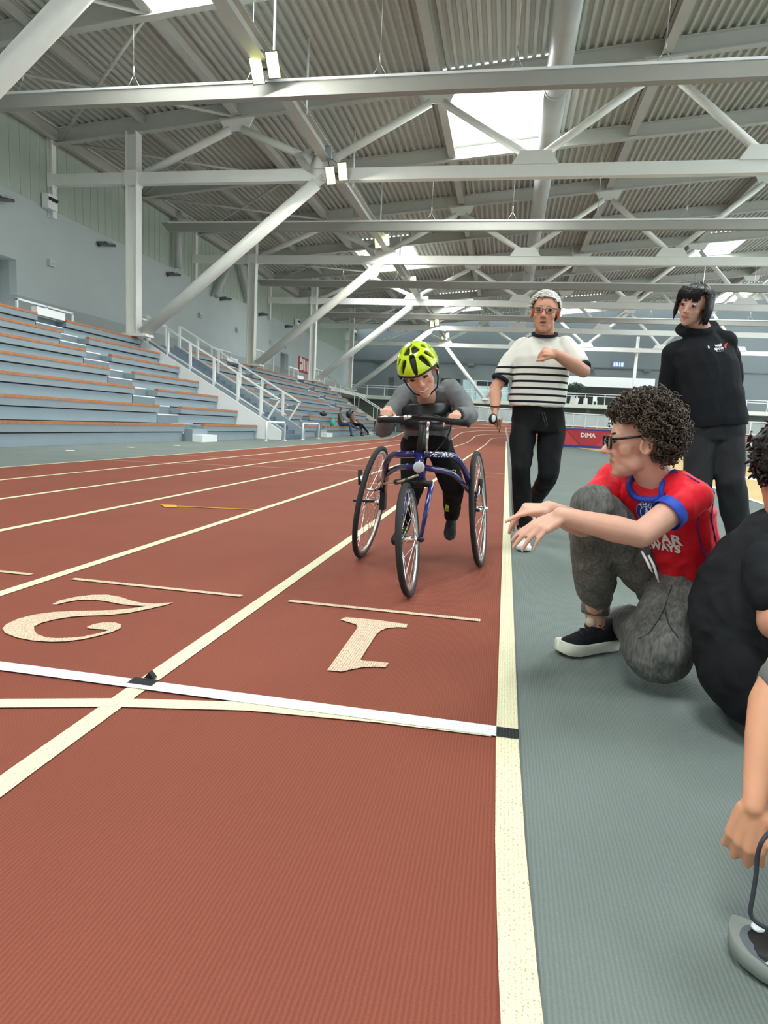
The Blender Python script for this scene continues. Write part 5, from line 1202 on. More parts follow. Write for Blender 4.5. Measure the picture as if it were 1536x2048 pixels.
hand(b, wF, W(1030, 1018, 1.95)-wF, (0.0, -0.3, 1), -1, 0.93, ((10,10,8),(45,25,15),(55,28,18),(60,28,18)), 5, (30, 10, 10), 0.9)
hipR, knR, anR = W(1325, 1165, 2.40), W(1186, 1012, 2.10), W(1190, 1226, 2.45)
hipL, knL, anL = W(1368, 1172, 2.28), W(1320, 1288, 2.10), W(1245, 1238, 2.58)
legs(b, hipR, knR, anR, hipL, knL, anL, (0.06, 0.045, 0.034))
b.cone(anR, anR+V(0.01, 0.01, -0.06), 0.036, 0.036)
teen = person(b, 0.0042, 5, hd, SK_r, 'curly haired teenager in red jersey and glasses, kneeling and pointing with both hands', (0.45, 2.25, 0), (0.84, 0.56, 0.55))
hd.eyes(teen, (62, 46, 36), SK_r, (0, 1, -0.05), (62, 46, 36))
M_gl = mat('black_acetate', (18, 18, 20), 0.25)
g = glasses(hd, teen, M_gl, 0.027, 0.020, 0.0032, 0.101, 0.004, 3.6, 0.0042)
M_lensg = mat('clear_lens', (235, 240, 240), 0.05); M_lensg.node_tree.nodes['Principled BSDF'].inputs['Transmission Weight'].default_value = 0.95; M_lensg.node_tree.nodes['Principled BSDF'].inputs['IOR'].default_value = 1.05
for e in (-1, 1): b = MB(); b.lathe([(0.0, 0.0), (0.02, 0.0), (0.02, 0.001), (0.0, 0.001)], hd.P(e*0.033, 0.098, 0.004), hd.f, 20); b.build('lens', M_lensg, g)
# curls
b, kp = hair_cap(hd, 0.018, 0.080, 0.012, -0.085, 0.012, 8.0)
rc = random.Random(11)
for i in range(2600):
    th = math.acos(rc.uniform(-0.72, 1)); a = rc.uniform(0, 2*pi); d = Vector((sin(th)*cos(a), sin(th)*sin(a), cos(th)))
    q = Vector((d.x*0.10, -0.012+d.y*0.12, 0.030+d.z*0.116))
    if not kp(q+Vector((0, 0, -0.012 if q.y > 0.02 else 0.0))): continue
    nn = (scalp(hd, d, 0.02)-scalp(hd, d, 0)).normalized(); up = 0.010+0.024*max(0, d.z)+0.016*max(0, -d.y)
    p = scalp(hd, d, rc.uniform(0.012, 0.018+up)); ax = (nn+Vector((rc.uniform(-1,1), rc.uniform(-1,1), rc.uniform(-1,1)))*0.9).normalized(); u_ = ax.orthogonal().normalized(); w_ = ax.cross(u_)
    r0 = rc.uniform(0.004, 0.0085); turns = rc.uniform(1.2, 2.4); ns = 12; L = rc.uniform(0.010, 0.028)
    b.tube([p+u_*(r0*cos(2*pi*turns*k/ns))+w_*(r0*sin(2*pi*turns*k/ns))+ax*(L*k/ns) for k in range(ns+1)], [0.0014]+[0.0020]*(ns-1)+[0.0006], 4, caps=False)
hair_obj(b, hair_mat('brown_curls', (74, 62, 50), 0.5), teen)
# jersey
M_red = mat('red_jersey', (222, 24, 44), 0.6, noise=0.12, nscale=9, bump=0.25, bscale=70, bdist=0.004, spec=0.3)
M_jbl = mat('jersey_blue', (28, 66, 178), 0.65, noise=0.08, nscale=30)
b = MB()
torso(b, [(W(1352, 1158, 2.33), 0.165, 0.125), (W(1348, 1130, 2.31), 0.160, 0.122), (P1, 0.150, 0.118), (W(1333, 1050, 2.23), 0.155, 0.115), (P2, 0.158, 0.108), (W(1319, 992, 2.18), 0.150, 0.088), (W(1317, 975, 2.17), 0.108, 0.072), (W(1317, 964, 2.165), 0.072, 0.062)], [(-0.78, 0.62, 0.40), (-0.78, 0.62, 0.32), (-0.78, 0.62, 0.15)]+[trt]*5, tf)
cN = sN.lerp(eN, 0.33); cF = sF.lerp(eF, 0.45)
b.chain([sN+V(-0.045,0.035,0.008), sN+V(0,0,-0.008), cN], [0.052, 0.052, 0.050], 20); b.chain([sF+V(0.04,-0.03,0.005), sF, cF], [0.056, 0.058, 0.060], 20)
jersey = cloth(b, 0.006, 2, 0.009, 14, 31.0, M_red, 'jersey', teen, (1,1,0.7))
dn = (eN-sN).normalized()
b = MB(); b.lathe([(0.045, -0.020), (0.0505, -0.020), (0.0520, 0.010), (0.0512, 0.014), (0.0490, 0.013), (0.045, -0.020)], cN+dn*0.040, dn, 32); b.build('sleeve_band', M_jbl, teen)
dn2 = (eF-sF).normalized(); b = MB(); b.lathe([(0.05, -0.018), (0.0575, -0.018), (0.0590, 0.014), (0.050, 0.016), (0.05, -0.018)], cF+dn2*0.046, dn2, 28); b.build('sleeve_band', M_jbl, teen)
F_, R2 = Vector(tf).normalized(), Vector(trt).normalized()
nc = W(1316, 962, 2.165)
b = MB(); cpts = []; _jt = bvh(jersey)
for k in range(48):
    a = 2*pi*k/48; q = nc+R2*(0.080*cos(a))+F_*(0.074*sin(a)+0.03*max(0, sin(a))**4)+V(0,0,0.012-0.075*max(0, sin(a))**1.6+0.02*max(0, -sin(a)))
    l_, n_, i_, d_ = _jt.find_nearest(q); cpts.append(l_+n_*0.004)
b.tube(cpts, 0.0095, 10, closed=True, flat=(0.75, (0,0,1))); b.build('collar', M_jbl, teen)
tree = bvh(jersey); UU = -R2; VV = Vector((0,0,1))
oc = W(1279, 1028, 2.08)
M_cr1 = mat('crest_blue', (24, 62, 150), 0.6); M_crw = mat('crest_white', (232, 234, 236), 0.6)
def on(vs, fs, m, nm, lift): return decal(vs, fs, oc, UU, VV, tree, m, teen, nm, lift)
cr = on(*disc(0.036), M_crw, 'crest', 0.003); on(*disc(0.0345), M_cr1, 'crest_disc', 0.004); on(*disc(0.0225, r0=0.0205, rings=1), M_crw, 'crest_ring', 0.005)
def arc_text(s, r, size, a0, da):
    out = ([], [])
    for i, ch in enumerate(s):
        v, f = text_mesh(ch, size, 0.0005); a = a0-da*i; k = len(out[0])
        out[0].extend([(r*cos(a)+x*sin(a)+y*cos(a), r*sin(a)-x*cos(a)+y*sin(a)) for x, y in v]); out[1].extend([tuple(j+k for j in q) for q in f])
    return out
on(*arc_text('PARIS', 0.0283, 0.0125, pi/2+0.62, 0.31), M_crw, 'crest_lettering', 0.006)
for pl in ([(-0.0025, 0.018), (0.0025, 0.018), (0.005, 0.0), (0.013, -0.013), (0.007, -0.013), (0.0, -0.002), (-0.007, -0.013), (-0.013, -0.013), (-0.005, 0.0)], [(-0.008, -0.006), (0.008, -0.006), (0.008, -0.004), (-0.008, -0.004)]):
    on(pl, [tuple(range(len(pl)))], M_crw, 'crest_tower', 0.006)
sw = [(0.032, 0.002), (0.012, -0.008), (-0.004, -0.012), (-0.016, -0.009), (-0.020, 0.002), (-0.016, 0.013), (-0.011, 0.016), (-0.014, 0.006), (-0.012, 0.000), (-0.004, -0.002), (0.010, -0.001)]
decal(sw, [tuple(range(len(sw)))], W(1252, 992, 2.08), UU, VV, tree, M_jbl, teen, 'blue_check', 0.005, 0.07)
for txt, sz, (px, py) in (('QATAR', 0.044, (1306, 1076)), ('AIRWAYS', 0.033, (1302, 1094))):
    v, f = text_mesh(txt, sz, 0.0018, 0.0, 1.05); decal(v, f, W(px, py, 2.13), UU, VV, tree, M_crw, teen, 'sponsor_lettering', 0.004)
# blue piping along the side and shoulder seams
def seam(pts, r=0.0022):
    b = MB(); out = []
    for p in pts:
        l, n_, i_, d_ = tree.find_nearest(p); out.append(l+n_*0.001)
    b.tube(out, r, 6); b.build('seam', mat('seam_blue', (66, 50, 130), 0.6), teen)
seam([W(1424, 950, 2.05), W(1430, 985, 2.05), W(1432, 1010, 2.06), W(1424, 1040, 2.10), W(1422, 1080, 2.16), W(1418, 1120, 2.22)])
seam([W(1396, 1030, 2.02), W(1402, 1065, 2.06), W(1406, 1100, 2.10), W(1408, 1140, 2.2)])
seam([W(1350, 936, 2.08), W(1380, 948, 2.05), W(1400, 965, 2.03)])
b = MB(); b.box(-0.01, 0.01, -0.01, 0.01, 0, 0.01)
seam([W(1232, 945, 2.12), W(1236, 975, 2.11), W(1240, 1005, 2.1)])
# washed black jeans
M_jean = mat('washed_denim', (112, 113, 109), 0.92, noise=0.30, nscale=11, bump=0.5, bscale=330, bdist=0.003, spec=0.15)
_N = M_jean.node_tree.nodes; _L = M_jean.node_tree.links; _b = _N['Principled BSDF']; _tc = _N.new('ShaderNodeTexCoord')
_mp = _N.new('ShaderNodeMapping'); _mp.inputs['Scale'].default_value = (70, 70, 16); _L.new(_tc.outputs['Object'], _mp.inputs['Vector'])
_nz = _N.new('ShaderNodeTexNoise'); _nz.inputs['Scale'].default_value = 1.6; _nz.inputs['Detail'].default_value = 6; _L.new(_mp.outputs[0], _nz.inputs['Vector'])
_mr = _N.new('ShaderNodeMapRange'); _mr.inputs[1].default_value = 0.32; _mr.inputs[2].default_value = 0.68; _mr.inputs[3].default_value = 0.62; _mr.inputs[4].default_value = 1.22; _L.new(_nz.outputs['Fac'], _mr.inputs[0])
_vm = _N.new('ShaderNodeVectorMath'); _vm.operation = 'SCALE'; _L.new(_b.inputs['Base Color'].links[0].from_socket, _vm.inputs[0]); _L.new(_mr.outputs[0], _vm.inputs['Scale']); _L.new(_vm.outputs[0], _b.inputs['Base Color'])
b = MB(); torso(b, [(W(1352, 1190, 2.34), 0.150, 0.125), (W(1352, 1170, 2.34), 0.158, 0.13), (W(1352, 1150, 2.33), 0.150, 0.12)], trt, tf)
b.chain([hipR, hipR.lerp(knR, 0.5), knR, knR.lerp(anR, 0.4), knR.lerp(anR, 0.72), anR+V(0,0,0.055)], [0.10, 0.088, 0.068, 0.074, 0.070, 0.046], 20)
b.chain([hipL, hipL.lerp(knL, 0.5), knL, knL.lerp(anL, 0.45), anL], [0.105, 0.105, 0.098, 0.080, 0.055], 20)
b.ball(knL+V(0,0.01,-0.03), (0.105, 0.10, 0.095))
jeans = cloth(b, 0.006, 2, 0.012, 11, 41.0, M_jean, 'jeans', teen, (1,1,0.55))
jt = bvh(jeans)
b = MB(); b.lathe([(0.040, -0.022), (0.050, -0.022), (0.052, 0.0), (0.050, 0.022), (0.040, 0.022), (0.040, -0.022)], anR+V(0,0,0.022), (0, 0.05, 1), 26); b.build('ankle_cuff', M_jean, teen)
def stitch(pts):
    b = MB(); out = []
    for p in pts:
        l, n_, i_, d_ = jt.find_nearest(p); out.append(l+n_*0.001)
    b.tube(out, 0.0017, 5); b.build('stitched_seam', mat('stitch_dark', (58, 59, 58), 0.8), teen)
stitch([W(1258, 1275, 2.02), W(1290, 1250, 2.0), W(1320, 1215, 2.02), W(1338, 1195, 2.05), W(1345, 1160, 2.12)]); stitch([W(1338, 1197, 2.05), W(1358, 1225, 2.0), W(1375, 1262, 2.0)])
for dx in (0, 1): b = MB(); b.tube([W(1283+14*dx, 1103+8*dx, 2.14), W(1293+14*dx, 1120+10*dx, 2.12), W(1300+13*dx, 1135+14*dx, 2.11), W(1305+13*dx, 1145+20*dx, 2.11)], [0.004, 0.0045, 0.0045, 0.002], 6); b.build('drawstring', M_white, teen)
b = MB(); b.lathe([(0.036, 0.03), (0.040, 0.03), (0.042, 0.075), (0.036, 0.08)], (anR.x+0.012, anR.y+0.015, 0.0), (0,0,1), 20); b.build('sock', M_crw, teen)
b = MB(); b.lathe([(0.038, 0.0), (0.0435, 0.0), (0.0435, 0.010), (0.038, 0.010)], (anR.x+0.012, anR.y+0.015, 0.080), (0,0,1), 20); b.build('sock_band', mat('sock_red', (190, 40, 55), 0.8), teen)
M_suede = mat('grey_suede', (128, 128, 124), 0.9, bump=0.2, bscale=300, bdist=0.003); M_cs = mat('cream_sole', (222, 222, 205), 0.6); M_navy2 = black_cloth('black_nubuck', (27, 29, 36))
sh = shoe(teen, (0.455, 2.495, 0), (0.245, 2.345, 0), M_navy2, M_cs, 0.054, 0.115, m_toe=M_suede, laces=M_black, sole=1.45)
b = MB(); c = Vector((0.362, 2.428, 0.112)); b.ball(c, (0.020, 0.016, 0.024)); b.build('tongue_tab', mat('tab_cream', (214, 200, 172), 0.7), sh)
shoe(teen, anL+V(0.0, 0.05, -0.07), anL+V(-0.10, -0.10, -0.085), M_navy2, M_cs, 0.05, 0.10, up=(-0.5, 0.6, 0.5), m_toe=M_suede)
# ================================================================== the person in the black tee, back to us
SK_e = skin_mat('skin_tee', (206, 150, 124))
hd = Head(W(1588, 932, 2.02), (0.9, 0.45, -0.15), (0.05, 0, 1), 1.02)
b = MB(); hd.solids(b); NB = W(1584, 1026, 1.99); hd.neck(b, NB, 0.058, 0.064)
rt = (0.45, -0.89, 0); ff = (0.89, 0.45, 0)
q0, q1, q2, q3 = W(1506, 1385, 1.92), W(1496, 1260, 1.94), W(1516, 1130, 1.96), W(1556, 1050, 1.97)
torso(b, [(q0, 0.13, 0.10), (q1, 0.13, 0.1), (q2, 0.10, 0.07), (q3, 0.05, 0.04)], rt, ff)
s1, e1, w1 = W(1540, 1112, 1.81), W(1552, 1245, 1.74), W(1666, 1330, 1.80)
s2, e2, w2 = W(1586, 1085, 2.18), W(1666, 1220, 2.25), W(1726, 1330, 2.10)
b.chain([s1+V(0.02,0.03,-0.02), e1, w1], [0.036, 0.045, 0.028]); b.chain([s2, e2, w2], [0.036, 0.042, 0.028])
hand(b, w1, (0.8, 0.3, -0.4), (0.3, -0.3, 0.9), -1); hand(b, w2, (0.8, -0.3, -0.4), (0.3, 0.3, 0.9), 1)
k1_, a1_ = W(1716, 1330, 2.0), W(1826, 1480, 1.95); k2_, a2_ = W(1706, 1300, 2.3), W(1816, 1420, 2.3)
legs(b, q0+V(0.02,-0.08,0), k1_, a1_, q0+V(0.04,0.1,0), k2_, a2_, (0.08, 0.05, 0.04))
tee = person(b, 0.0065, 2, hd, SK_e, 'person in black tee and black trousers sitting on the floor, back turned', (0.75, 1.95, 0))
b, kp = hair_cap(hd, 0.016, 0.08, 0.0, -0.095, 0.012, 2.0)
rc = random.Random(5)
for i in range(700):
    th = math.acos(rc.uniform(-0.85, 1)); a = rc.uniform(0, 2*pi); d = Vector((sin(th)*cos(a), sin(th)*sin(a), cos(th))); q = Vector((d.x*0.095, -0.012+d.y*0.114, 0.030+d.z*0.11))
    if not kp(q): continue
    p0 = scalp(hd, d, 0.008); nn = (scalp(hd, d, 0.02)-p0).normalized(); dv = Vector((rc.uniform(-1,1), rc.uniform(-1,1), rc.uniform(-1.4,0.2)))*0.014
    b.tube([p0, p0+nn*0.009+dv*0.5, p0+nn*0.011+dv*0.9, p0+nn*0.007+dv*1.4], [0.005, 0.005, 0.004, 0.001], 5)
hair_obj(b, hair_mat('dark_hair', (34, 32, 30), 0.45), tee)
M_tee = black_cloth('black_cotton', (30, 33, 36)); M_tr2 = black_cloth('black_leggings', (20, 22, 25))
b = MB(); torso(b, [(W(1498, 1300, 1.93), 0.155, 0.125), (W(1496, 1255, 1.94), 0.162, 0.135), (W(1504, 1190, 1.95), 0.165, 0.13), (W(1530, 1125, 1.96), 0.160, 0.118), (W(1553, 1085, 1.97), 0.145, 0.10), (W(1570, 1052, 1.975), 0.11, 0.08), (W(1582, 1026, 1.98), 0.07, 0.065)], rt, ff)
c1 = s1.lerp(e1, 0.55); b.chain([s1+V(0.03,0.06,0.0), s1+V(0,0.01,-0.03), c1], [0.050, 0.056, 0.064], 20); c2 = s2.lerp(e2, 0.6); b.chain([s2, c2], [0.078, 0.07], 18)
cloth(b, 0.007, 3, 0.010, 10, 51.0, M_tee, 'tee_shirt', tee, (1,1,1.4))
b = MB(); b.chain([W(1496, 1345, 1.86), W(1506, 1350, 2.0)], [0.122, 0.122], 20); torso(b, [(W(1508, 1395, 1.93), 0.14, 0.12), (W(1504, 1340, 1.93), 0.165, 0.135), (W(1498, 1285, 1.93), 0.15, 0.128)], rt, ff)
b.chain([W(1516, 1380, 1.83), k1_, a1_], [0.105, 0.09, 0.06], 18); b.chain([W(1526, 1370, 2.02), k2_, a2_], [0.105, 0.09, 0.06], 18)
me_ = cloth(b, 0.008, 3, 0.007, 9, 55.0, M_tr2, 'trousers', tee)
# ================================================================== the child tying a lace at the near edge
SK_f = skin_mat('skin_child', (218, 160, 126))
el, wr = W(1535, 1405, 1.14), W(1508, 1612, 1.05)
b = MB(); sh_ = el+V(0.12, 0.10, 0.20)
b.chain([sh_, el, el.lerp(wr, 0.35), wr], [0.036, 0.029, 0.027, 0.0175], 18)
hand(b, wr, V(-0.10, -0.02, -1), V(-0.45, -1, 0.15), -1, 0.84, ((34,48,30),(30,52,34),(26,54,36),(22,54,36)), 7, (42, 20, 20), 0.5)
hd = Head(sh_+V(0.14, 0.02, 0.16), (-0.6, -0.3, -0.7), (-0.3, 0, 1), 0.95); hd.solids(b); hd.neck(b, sh_+V(0.13, 0.05, 0.05), 0.046, 0.05)
c_ = sh_+V(0.13, 0.06, -0.02); b.chain([sh_, c_, c_+V(0.16, 0.02, -0.22)], [0.04, 0.09, 0.09], 18)
wr2 = W(1650, 1640, 1.0); b.chain([c_+V(0.1, -0.06, 0), c_+V(0.12, -0.16, -0.22), wr2], [0.036, 0.03, 0.02], 16); hand(b, wr2, V(-0.4, 0.1, -1), V(-0.2, -1, 0), 1, 0.8, ((35,60,40),)*4)
kid = person(b, 0.0034, 3, hd, SK_f, 'child at the right frame edge bending to pull a shoe lace', (0.55, 1.1, 0))
b, kp = hair_cap(hd, 0.014, 0.08, 0.0, -0.08, 0.008, 4.0); hair_obj(b, MATS['dark_hair'], kid)
b = MB(); b.chain([sh_, c_, c_+V(0.17, 0.03, -0.24)], [0.052, 0.105, 0.11], 18); b.chain([c_+V(0.1, -0.06, 0), c_+V(0.11, -0.11, -0.10)], [0.05, 0.045]); cloth(b, 0.008, 3, 0.008, 9, 61.0, black_cloth('dark_tee', (40, 42, 46)), 'tee_shirt', kid)
M_gtr = mat('grey_trousers', (112, 116, 116), 0.9, noise=0.08, nscale=20, bump=0.15, bscale=240, bdist=0.003)
ts = Vector((0.413, 1.03, 0)); th_ = Vector((0.60, 0.885, 0))
b = MB(); kn = W(1606, 1372, 1.15); b.chain([c_+V(0.17, 0.03, -0.24), kn, kn.lerp(th_+V(0,0,0.1), 0.55), th_+V(0, 0.02, 0.10)], [0.09, 0.066, 0.058, 0.046], 18); cloth(b, 0.007, 3, 0.007, 10, 63.0, M_gtr, 'trousers', kid)
M_sg = mat('slate_mesh', (92, 100, 106), 0.7, noise=0.08, nscale=60); M_gs = mat('grey_gum_sole', (128, 134, 128), 0.7)
b = MB(); sh2 = shoe(kid, th_, ts, M_black, M_gs, 0.043, 0.085, m_toe=M_sg)
d_ = (ts-th_).normalized(); r_ = d_.cross(V(0,0,1))
def SQ(t, x, z): return th_+(ts-th_)*t+r_*x+V(0,0,z)
M_refl = mat('pale_reflector', (222, 230, 230), 0.35)
for sgn in (-1, 1):
    b = MB(); b.add([SQ(0.62, sgn*0.043, 0.036), SQ(0.74, sgn*0.0425, 0.034), SQ(0.68, sgn*0.0405, 0.050), SQ(0.60, sgn*0.0395, 0.056)], [(0,1,2,3)]); b.build('reflector', M_refl, sh2, fix=False)
b = MB(); b.ball(SQ(0.86, 0.012, 0.044), (0.010, 0.010, 0.005)); b.build('reflector', M_refl, sh2)
b = MB(); b.tube([SQ(0.78, 0.010, 0.054), SQ(0.60, 0.014, 0.064), SQ(0.48, 0.016, 0.074)], 0.003, 6); b.build('lime_piping', M_lime, sh2)
b = MB(); b.tube([SQ(0.76, 0.0, 0.056), SQ(0.62, -0.006, 0.066), SQ(0.5, -0.01, 0.074)], 0.0036, 6); b.build('pale_piping', M_refl, sh2)
b = MB(); lp = bend([SQ(0.72, 0.004, 0.058), W(1497, 1838, 1.0), W(1506, 1790, 1.0), W(1513, 1745, 1.0), W(1514, 1712, 1.0), W(1522, 1685, 0.99), W(1536, 1666, 1.0), W(1560, 1655, 1.0)], 0.02, 4)
b.tube(lp, 0.0034, 8); b.build('shoe_lace', mat('lace_slate', (58, 62, 70), 0.8), kid)
# ================================================================== people far away
def far_person(hip, knees, feet, neck, head, cols, label, face=(1, -0.6, -0.1), arms=None):
    hip, neck, head = Vector(hip), Vector(neck), Vector(head); loc = (hip.x, hip.y, 0)
    b = MB(); h = Head(head, face, (0,0,1), 1.0); h.solids(b); h.neck(b, neck)
    b.chain([hip, hip.lerp(neck, 0.6), neck], [0.10, 0.10, 0.07])
    for s in (-1, 1):
        sh = neck+V(0.03, 0.17*s, -0.06); el = arms[0] if arms else hip+V(0.12, 0.22*s, 0.18); hn = hip+V(0.32, 0.08*s, 0.10); b.chain([sh, el, hn], [0.045, 0.04, 0.03]); b.ball(hn, 0.045)
    for kn, ft_ in zip(knees, feet): b.chain([hip, Vector(kn), Vector(ft_)], [0.09, 0.06, 0.045])
    p = person(b, 0.014, 1, h, SK_w, label, loc)
    b = MB(); b.chain([hip+V(0,0,0.02), hip.lerp(neck, 0.6), neck+V(0,0,-0.02)], [0.14, 0.16, 0.10])
    for s in (-1, 1): sh = neck+V(0.03, 0.17*s, -0.06); el = hip+V(0.12, 0.22*s, 0.18); b.chain([neck, sh, el], [0.09, 0.07, 0.06])
    cloth(b, 0.018, 2, 0.01, 8, hip.y, cols[0], 'jacket', p)
    b = MB()
    for kn, ft_ in zip(knees, feet): b.chain([hip, Vector(kn), Vector(ft_)+V(0,0,0.08)], [0.13, 0.085, 0.065])
    cloth(b, 0.018, 2, 0.01, 8, hip.y+3, cols[1], 'trousers', p)
    for ft_ in feet: f = Vector(ft_); shoe(p, (f.x-0.06, f.y, f.z-0.05), (f.x+0.18, f.y-0.06, f.z-0.05), M_black, M_black, 0.05, 0.09)
    b, kp = hair_cap(h, 0.02, 0.07, -0.03, -0.09, 0.006, hip.y); hair_obj(b, cols[2], p)
    return p
hb = MATS['black_hair']
far_person((-9.45, 36.6, 0.66), [(-8.85, 36.4, 0.68), (-8.9, 36.7, 0.66)], [(-8.7, 36.3, 0.06), (-8.25, 36.8, 0.25)], (-9.5, 36.6, 1.22), (-9.42, 36.55, 1.42), (mat('patterned_jacket', (92, 92, 84), 0.8, noise=0.9, nscale=6), mat('blue_jeans_far', (52, 76, 108), 0.8), hb), 'far seated onlooker in patterned jacket and blue jeans on the lowest bench')
far_person((-9.45, 39.6, 0.66), [(-8.9, 39.4, 0.68), (-8.9, 39.8, 0.66)], [(-8.75, 39.2, 0.06), (-8.5, 39.9, 0.12)], (-9.5, 39.6, 1.18), (-9.40, 39.55, 1.38), (mat('brown_jacket', (128, 92, 66), 0.8), M_jog, hb), 'far seated onlooker in brown jacket and dark trousers on the lowest bench')
# ================================================================== things on the infield and far away
# landing mat
g0, g1 = WG(1118, 893), WG(1252, 893); ym = g0.y
t = thing('landing_mat', 'red and blue jump landing mat behind the man', 'mat', ((g0.x+g1.x)/2, ym, 0))
M_mr = mat('mat_red', (204, 66, 74), 0.55, noise=0.06, nscale=2); M_mb = mat('mat_blue', (52, 66, 140), 0.6); M_md = mat('mat_dark_red', (178, 50, 60), 0.6)
x0, x1 = g0.x, g1.x+3.0; H = 0.98; D = 3.0
b = MB(); b.box(x0, x1, ym, ym+D, 0.12, H); b.build('mat_body', M_mr, t)
b = MB(); b.box(x0-0.02, x1+0.02, ym-0.03, ym+D, -0.006, 0.14); b.build('base_strip', M_mb, t)
b = MB(); b.box(x0+0.1, x0+2.9, ym-0.03, ym+D-0.1, H, H+0.10); b.build('top_strip', M_mb, t)
b = MB(); b.prism([(0.35, H), (2.75, H), (2.0, 0.14), (1.2, 0.14)], (0, -0.05, 0), (x0, ym, 0), (1,0,0), (0,0,1)); b.build('front_flap', M_md, t)
text_obj('DIMA', 0.34, (x0+1.55, ym-0.056, 0.72), (1,0,0), (0,0,1), M_white, t, 'lettering', 0.012)
b = MB(); b.ball((x0+3.75, ym+0.35, H+0.27), (0.38, 0.28, 0.26)); b.box(x0+3.4, x0+4.1, ym+0.15, ym+0.55, H+0.01, H+0.1); tag(b.build('sports_bag', M_black), 'black bag lying on the landing mat', 'bag')
# potted trees on the gallery
M_leaf = mat('leaf_green', (40, 66, 46), 0.7, noise=0.4, nscale=20); M_trunk = mat('trunk_brown', (96, 80, 62), 0.9)
for k, (px, lb) in enumerate(((1152, 'round potted tree on the far gallery beside the man'), (1294, 'round potted tree on the far gallery above the curly head'))):
    c = W(px, 776+k, 70.6); base = Vector((c.x, 70.6, 3.8)); t = thing('potted_tree', lb, 'tree', base, 'potted trees on the gallery')
    b = MB(); b.lathe([(0.3, 0), (0.42, 0.55), (0.46, 0.6), (0.38, 0.6), (0.34, 0.5)], base, n=18); b.build('pot', M_white, t)
    b = MB(); b.tube([base+V(0,0,0.4), base+V(0.08,0,1.0), base+V(-0.02,0,1.5)], [0.07, 0.06, 0.05], 8); b.tube([base+V(0.05,0,0.95), base+V(0.3,0,1.5)], [0.05, 0.03], 7); b.tube([base+V(0.05,0,1.0), base+V(-0.35,0,1.5)], [0.05, 0.03], 7); b.build('trunk', M_trunk, t)
    rl = random.Random(20+k); b = MB()
    for i in range(420):
        d = Vector((rl.gauss(0, 1), rl.gauss(0, 1), rl.gauss(0, 1))).normalized()*rl.uniform(0.45, 1)
        p = base+V(d.x*0.95, d.y*0.8, 1.72+d.z*0.5); u = Vector((rl.gauss(0,1), rl.gauss(0,1), rl.gauss(0,1))).normalized()*0.14; w = u.orthogonal().normalized()*0.06
        b.add([p-u, p-w, p+u, p+w], [(0,1,2,3)])
    o = b.build('foliage', M_leaf, t, fix=False); o['kind'] = 'stuff'
# blue sign
p = W(1237, 729, YF-0.1); t = thing('exit_sign', 'small blue sign with white pictograms on the far wall', 'sign', p)
b = MB(); b.box(p.x-0.62, p.x+0.62, YF-0.08, YF-0.02, p.z-0.32, p.z+0.32); b.build('panel', mat('sign_blue', (84, 124, 176), 0.5), t)
for dx, w, h in ((-0.42, 0.07, 0.2), (-0.18, 0.12, 0.2), (0.12, 0.07, 0.2), (0.38, 0.12, 0.2)): b = MB(); b.box(p.x+dx-w, p.x+dx+w, YF-0.09, YF-0.08, p.z-h, p.z+h); b.build('pictogram', M_white, t)
# white furniture on the gallery
for k, (px, w, h, lb) in enumerate(((1149, 0.42, 0.85, 'white cabinet on the gallery below the left potted tree'), (1172, 0.22, 0.7, 'white planter on the gallery right of the cabinet'), (1190, 0.40, 0.68, 'white chair on the gallery, middle of the railing'))):
    p = W(px, 800, 71.3); z = 3.8
    if k < 2: b = MB(); b.loft([[V(p.x-w, 71.55, z), V(p.x+w, 71.55, z), V(p.x+w, 72.1, z), V(p.x-w, 72.1, z)], [V(p.x-w*0.8, 71.55, z+h), V(p.x+w*0.8, 71.55, z+h), V(p.x+w*0.8, 72.1, z+h), V(p.x-w*0.8, 72.1, z+h)]], smooth=False); tag(b.build(('cabinet', 'planter')[k], M_white), lb, ('cabinet', 'planter')[k])
    else:
        t = thing('chair', lb, 'chair', (p.x, 71.2, z))
        b = MB(); b.box(p.x-w/2, p.x+w/2, 71, 71.45, z+0.42, z+0.47); b.build('seat', M_white, t); b = MB(); b.box(p.x-w/2, p.x+w/2, 71.42, 71.46, z+0.47, z+0.95); b.build('backrest', M_white, t)
        for dx in (-1, 1):
            for yy in (71.03, 71.42): b = MB(); b.box(p.x+dx*w*0.45-0.02, p.x+dx*w*0.45+0.02, yy-0.02, yy+0.02, z, z+0.42); b.build('leg', M_white, t)
# ground floor openings under the gallery
for k, (px0, px1, m, lb) in enumerate(((1128, 1146, M_dark, None), (1188, 1222, M_dark, None), (1484, 1500, M_dark, None))):
    a, c = W(px0, 835, YF), W(px1, 835, YF); b = MB(); b.box(a.x, c.x, YF-0.1, YF-0.02, 0.2, 2.75); b.build('dark_opening', m, wf)
a, c = W(1000, 830, YF-1), W(1020, 830, YF-1); b = MB(); b.box(a.x, c.x, YF-0.12, YF-0.02, 0.2, 2.9); b.build('lit_window', M_glassb, wf)
